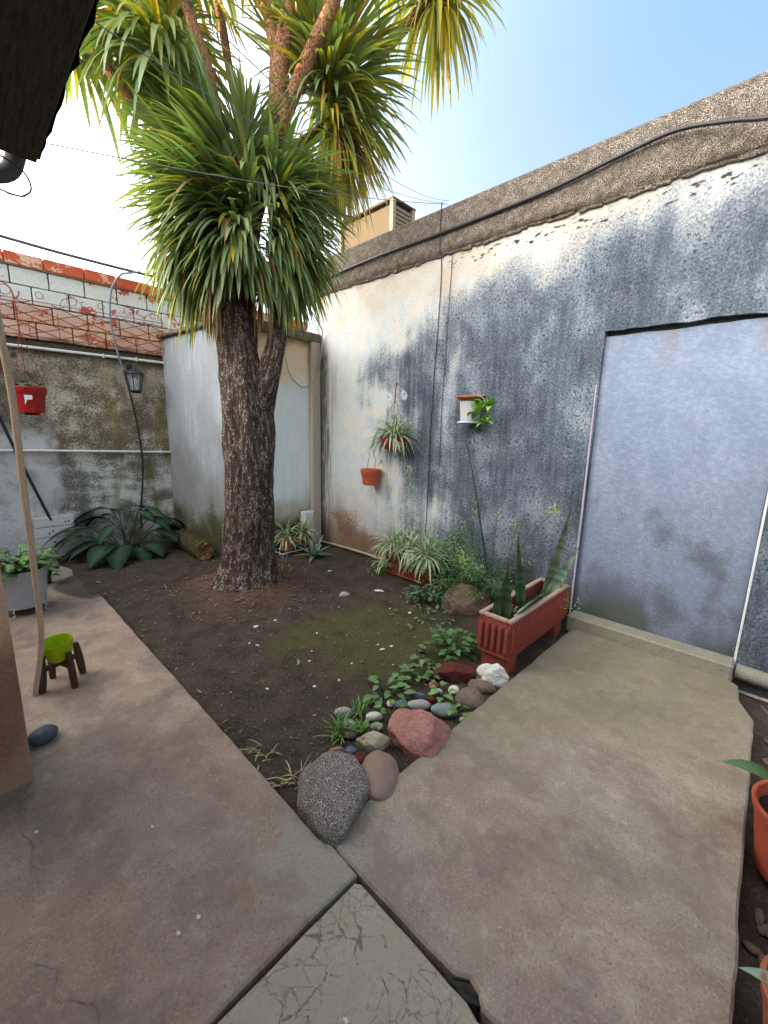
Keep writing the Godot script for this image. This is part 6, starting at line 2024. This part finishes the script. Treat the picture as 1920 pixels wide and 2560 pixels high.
	solo("black_cable", "shorter thin cable hanging beside the long one", "cable", b, M.wire)
	b = MB.new()
	b.tube(smooth([V(3.31, 3.22, -4.5), V(3.31, 3.25, -3.85), V(3.31, 3.262, -3.3), V(3.31, 3.255, -2.56), V(3.31, 3.26, -2.0), V(3.31, 3.275, -1.5), V(3.30, 3.31, -1.1), V(3.29, 3.325, -0.78), V(3.25, 3.24, -0.5), V(3.2, 3.16, -0.33), V(3.1, 3.0, 0.1), V(3.0, 2.9, 0.6)], 6), 0.013, 8)
	solo("black_cable", "thick black cable snaking along the cement parapet", "cable", b, M.black)
	# wires overhead
	var far := V(3.335, 3.485, -2.50)
	for q in [[V(0.42, 2.57, -2.26), far, 0.04, 0.0024, "grey overhead wire from the eave corner to the parapet"], [V(0.42, 2.57, -1.53), far + V(0, 0.02, -0.03), 0.10, 0.0016, "thin wire from the eave across the crown to the parapet"], [V(0.51, 2.60, -1.30), far + V(0, 0.02, 0.02), 0.12, 0.0016, "thinnest wire crossing the crown towards the parapet"]]:
		var pts := []
		for i in 15:
			var t := i / 14.0
			pts.append(q[0].lerp(q[1], t) - V(0, q[2] * 4.0 * t * (1.0 - t), 0))
		b = MB.new()
		b.tube(pts, q[3], 5)
		solo("overhead_wire", q[4], "wire", b, M.greywire, Vector3.ZERO, "wires over the yard")
	b = MB.new()
	b.tube(smooth([V(-1.5, 3.34, -5.76), V(0.6, 3.25, -5.76), V(1.3, 3.235, -5.76), V(2.1, 3.25, -5.78), V(2.9, 3.3, -5.85)], 6), 0.016, 7)
	solo("overhead_cable", "grey cable strung just above the red coping", "cable", b, M.greywire)
	b = MB.new()
	b.tube([V(-3.0, 4.2, -9), V(0.99, 4.83, -9), V(4.5, 5.46, -9), V(9, 6.3, -9)], 0.006, 5)
	solo("overhead_wire", "distant thin wire crossing the white sky behind the tree", "wire", b, M.palewire, Vector3.ZERO, "wires over the yard")
	# box with grille on the roof
	o = thing("roof_cooler", "weathered louvred cooling unit on the roof behind the parapet", "cooling unit", V(4.2, 3.3, -3.99))
	b = MB.new()
	b.box(V(0.19, 0.5, -0.49), V(0.36, 0.98, 0.95), 0.01)
	part(o, "case", b, M.fins)
	for q in [V(0.0, 0, 0.0), V(0.37, 0, 0.0), V(0.0, 0, -0.98), V(0.37, 0, -0.98)]:
		b = MB.new()
		b.box(q + V(0, 0.51, 0), V(0.06, 1.02, 0.06), 0.008)
		part(o, "corner_post", b, M.cream_metal)
	b = MB.new()
	b.box(V(0.185, 1.025, -0.49), V(0.44, 0.03, 1.05), 0.008)
	part(o, "lid", b, M.fins)
	for i in 14:
		b = MB.new()
		b.box(V(0.185, 0.30 + i * 0.05, 0.004), V(0.31, 0.03, 0.012), 0.002, Basis(Vector3.RIGHT, 0.5))
		part(o, "slat", b, M.cream_metal)

func other_pots() -> void:
	# terracotta pot with spider plant by the store
	var y := soil_y(3.02, -4.28)
	var o := thing("terracotta_pot", "old terracotta pot before the store front", "flowerpot", V(3.0, y + 0.06, -4.25))
	part(o, "pot", pot_mesh(0.075, 0.10, 0.16, 0.04, 36), M.terra_old)
	part(o, "potting_soil", disc(0.09, 0.135, 4.0), M.potsoil)
	o = thing("terracotta_pot", "small old terracotta pot half hidden behind the trunk", "flowerpot", V(2.72, y + 0.05, -4.22))
	part(o, "pot", pot_mesh(0.075, 0.10, 0.15, 0.04, 36), M.terra_old)
	part(o, "potting_soil", disc(0.09, 0.125, 5.0), M.potsoil)
	spider("striped spider plant in the old terracotta pot by the store", V(2.98, y + 0.2, -4.25), 70, Vector2(0.20, 0.32))
	spider("striped spider plant half hidden behind the trunk", V(2.72, y + 0.18, -4.22), 60, Vector2(0.20, 0.32))
	o = thing("wire_rack", "low scrolled wire rack under the old terracotta pots", "rack", V(2.85, y, -4.22))
	tubes(o, "rail", [V(-0.32, 0.05, 0.12), V(0.0, 0.052, 0.12), V(0.30, 0.055, 0.12)], 0.006, M.palewire, 2)
	tubes(o, "rail", [V(-0.32, 0.05, -0.10), V(0.30, 0.055, -0.10)], 0.006, M.palewire, 1)
	for s in [-0.28, 0.26]:
		tubes(o, "crossbar", [V(s, 0.05, -0.10), V(s, 0.05, 0.12)], 0.006, M.palewire, 1)
		tubes(o, "leg", [V(s, 0.05, 0.12), V(s, -0.01, 0.12)], 0.005, M.palewire, 1)
		tubes(o, "leg", [V(s, 0.05, -0.10), V(s, -0.01, -0.10)], 0.005, M.palewire, 1)
	var sc := []
	for k in 16:
		var t := k / 15.0 * TAU * 1.2
		sc.append(V(-0.24 + cos(t) * 0.04 * (1.0 - k * 0.03), 0.02 + sin(t) * 0.026, 0.125))
	tubes(o, "scroll", sc, 0.005, M.palewire, 1)
	# white box against the store front
	o = thing("meter_box", "small white box against the store front above the pots", "box", V(3.12, 0.02, -4.36))
	var b := MB.new()
	b.box(V(0, 0.22, 0), V(0.15, 0.43, 0.09), 0.01)
	part(o, "case", b, M.white_paint)
	b = MB.new()
	b.box(V(0, 0.33, 0.047), V(0.12, 0.16, 0.008), 0.003)
	part(o, "lid", b, M.white_paint)
	# pots at the right edge
	o = thing("ribbed_pot", "ribbed terracotta-coloured pot on the soil strip beside the path", "flowerpot", V(1.97, -0.09, 0.265))
	part(o, "pot", pot_mesh(0.12, 0.165, 0.28, 0.035, 96, 32, 0.008), M.terracotta)
	part(o, "potting_soil", disc(0.15, 0.24, 2.0), M.potsoil)
	o = thing("potted_lily", "broad-leaved plant in the ribbed pot", "plant", V(1.99, 0.15, 0.27))
	for s in [[-140, 70, .40, .10], [-120, 55, .38, .09], [-165, 62, .36, .10], [-95, 75, .44, .10], [40, 60, .4, .1], [100, 65, .4, .1], [-10, 60, .4, .1], [-178, 40, .30, .05]]:
		var a := deg_to_rad(s[0])
		var e := deg_to_rad(s[1])
		b = MB.new()
		b.leaf(Vector3.ZERO, V(cos(a) * cos(e), sin(e), sin(a) * cos(e)), V(1, 0, 0), s[2], s[3], 1.2, 3, 0.25, 10, Color(0.12, 0.2, 0.09), Color(0.12, 0.2, 0.09), Color(0.07, 0.14, 0.06), Color(0.08, 0.15, 0.06))
		part(o, "leaf", b, M.matte_leaf)
	o = thing("round_pot", "smooth orange pot between the ribbed pot and the corner", "flowerpot", V(1.66, -0.10, 0.30))
	part(o, "pot", pot_mesh(0.09, 0.13, 0.24, 0.03, 40), M.terracotta)
	part(o, "potting_soil", disc(0.115, 0.21, 2.0), M.potsoil)
	o = thing("round_pot", "brown pot nearest the porch beside the path", "flowerpot", V(1.31, -0.10, 0.285))
	part(o, "pot", pot_mesh(0.09, 0.13, 0.24, 0.03, 40), M.terra_old)
	part(o, "potting_soil", disc(0.115, 0.21, 6.0), M.potsoil)
	o = thing("grey_succulent", "grey-green fleshy-leaved plant in the brown pot", "plant", V(1.31, 0.11, 0.27))
	clump(o, "leaf", 26, Vector3.ZERO, Vector2(0.10, 0.17), Vector2(0.035, 0.05), Vector2(5, 75), Vector2(0, 360), Vector2(0.3, 1.2), 1, 0.4, [0.30, 0.36, 0.28], [0.22, 0.29, 0.20], M.matte_leaf, 6, 0.03)
	# rubble on the soil strip
	for i in 14:
		b = MB.new()
		b.stone(V(rr(0.012, 0.035), rr(0.01, 0.02), rr(0.012, 0.03)), nz(700 + i, 0.008), 0.3, [[V(rr(-1, 1), 1, rr(-1, 1)).normalized(), 0.7]], 8, 12)
		solo("rubble_stone", "dark rubble stone on the soil strip beside the path", "stone", b, M.brown_stone, V(rr(1.2, 3.2), -0.12, rr(0.15, 0.22)), "rubble on the soil strip")

func _ready() -> void:
	rng.seed = 4
	bump = nz(21, 0.01, 3)
	view()
	surfaces()
	M.leafwire = flat(0.16, 0.20, 0.07, 0.6)
	paving()
	tall_wall()
	store()
	rear_wall()
	house()
	rng.seed = 5
	palm()
	rng.seed = 6
	left_side()
	rear_fittings()
	rng.seed = 7
	stones()
	rng.seed = 8
	plants()
	red_trough()
	rng.seed = 9
	wall_fittings()
	other_pots()
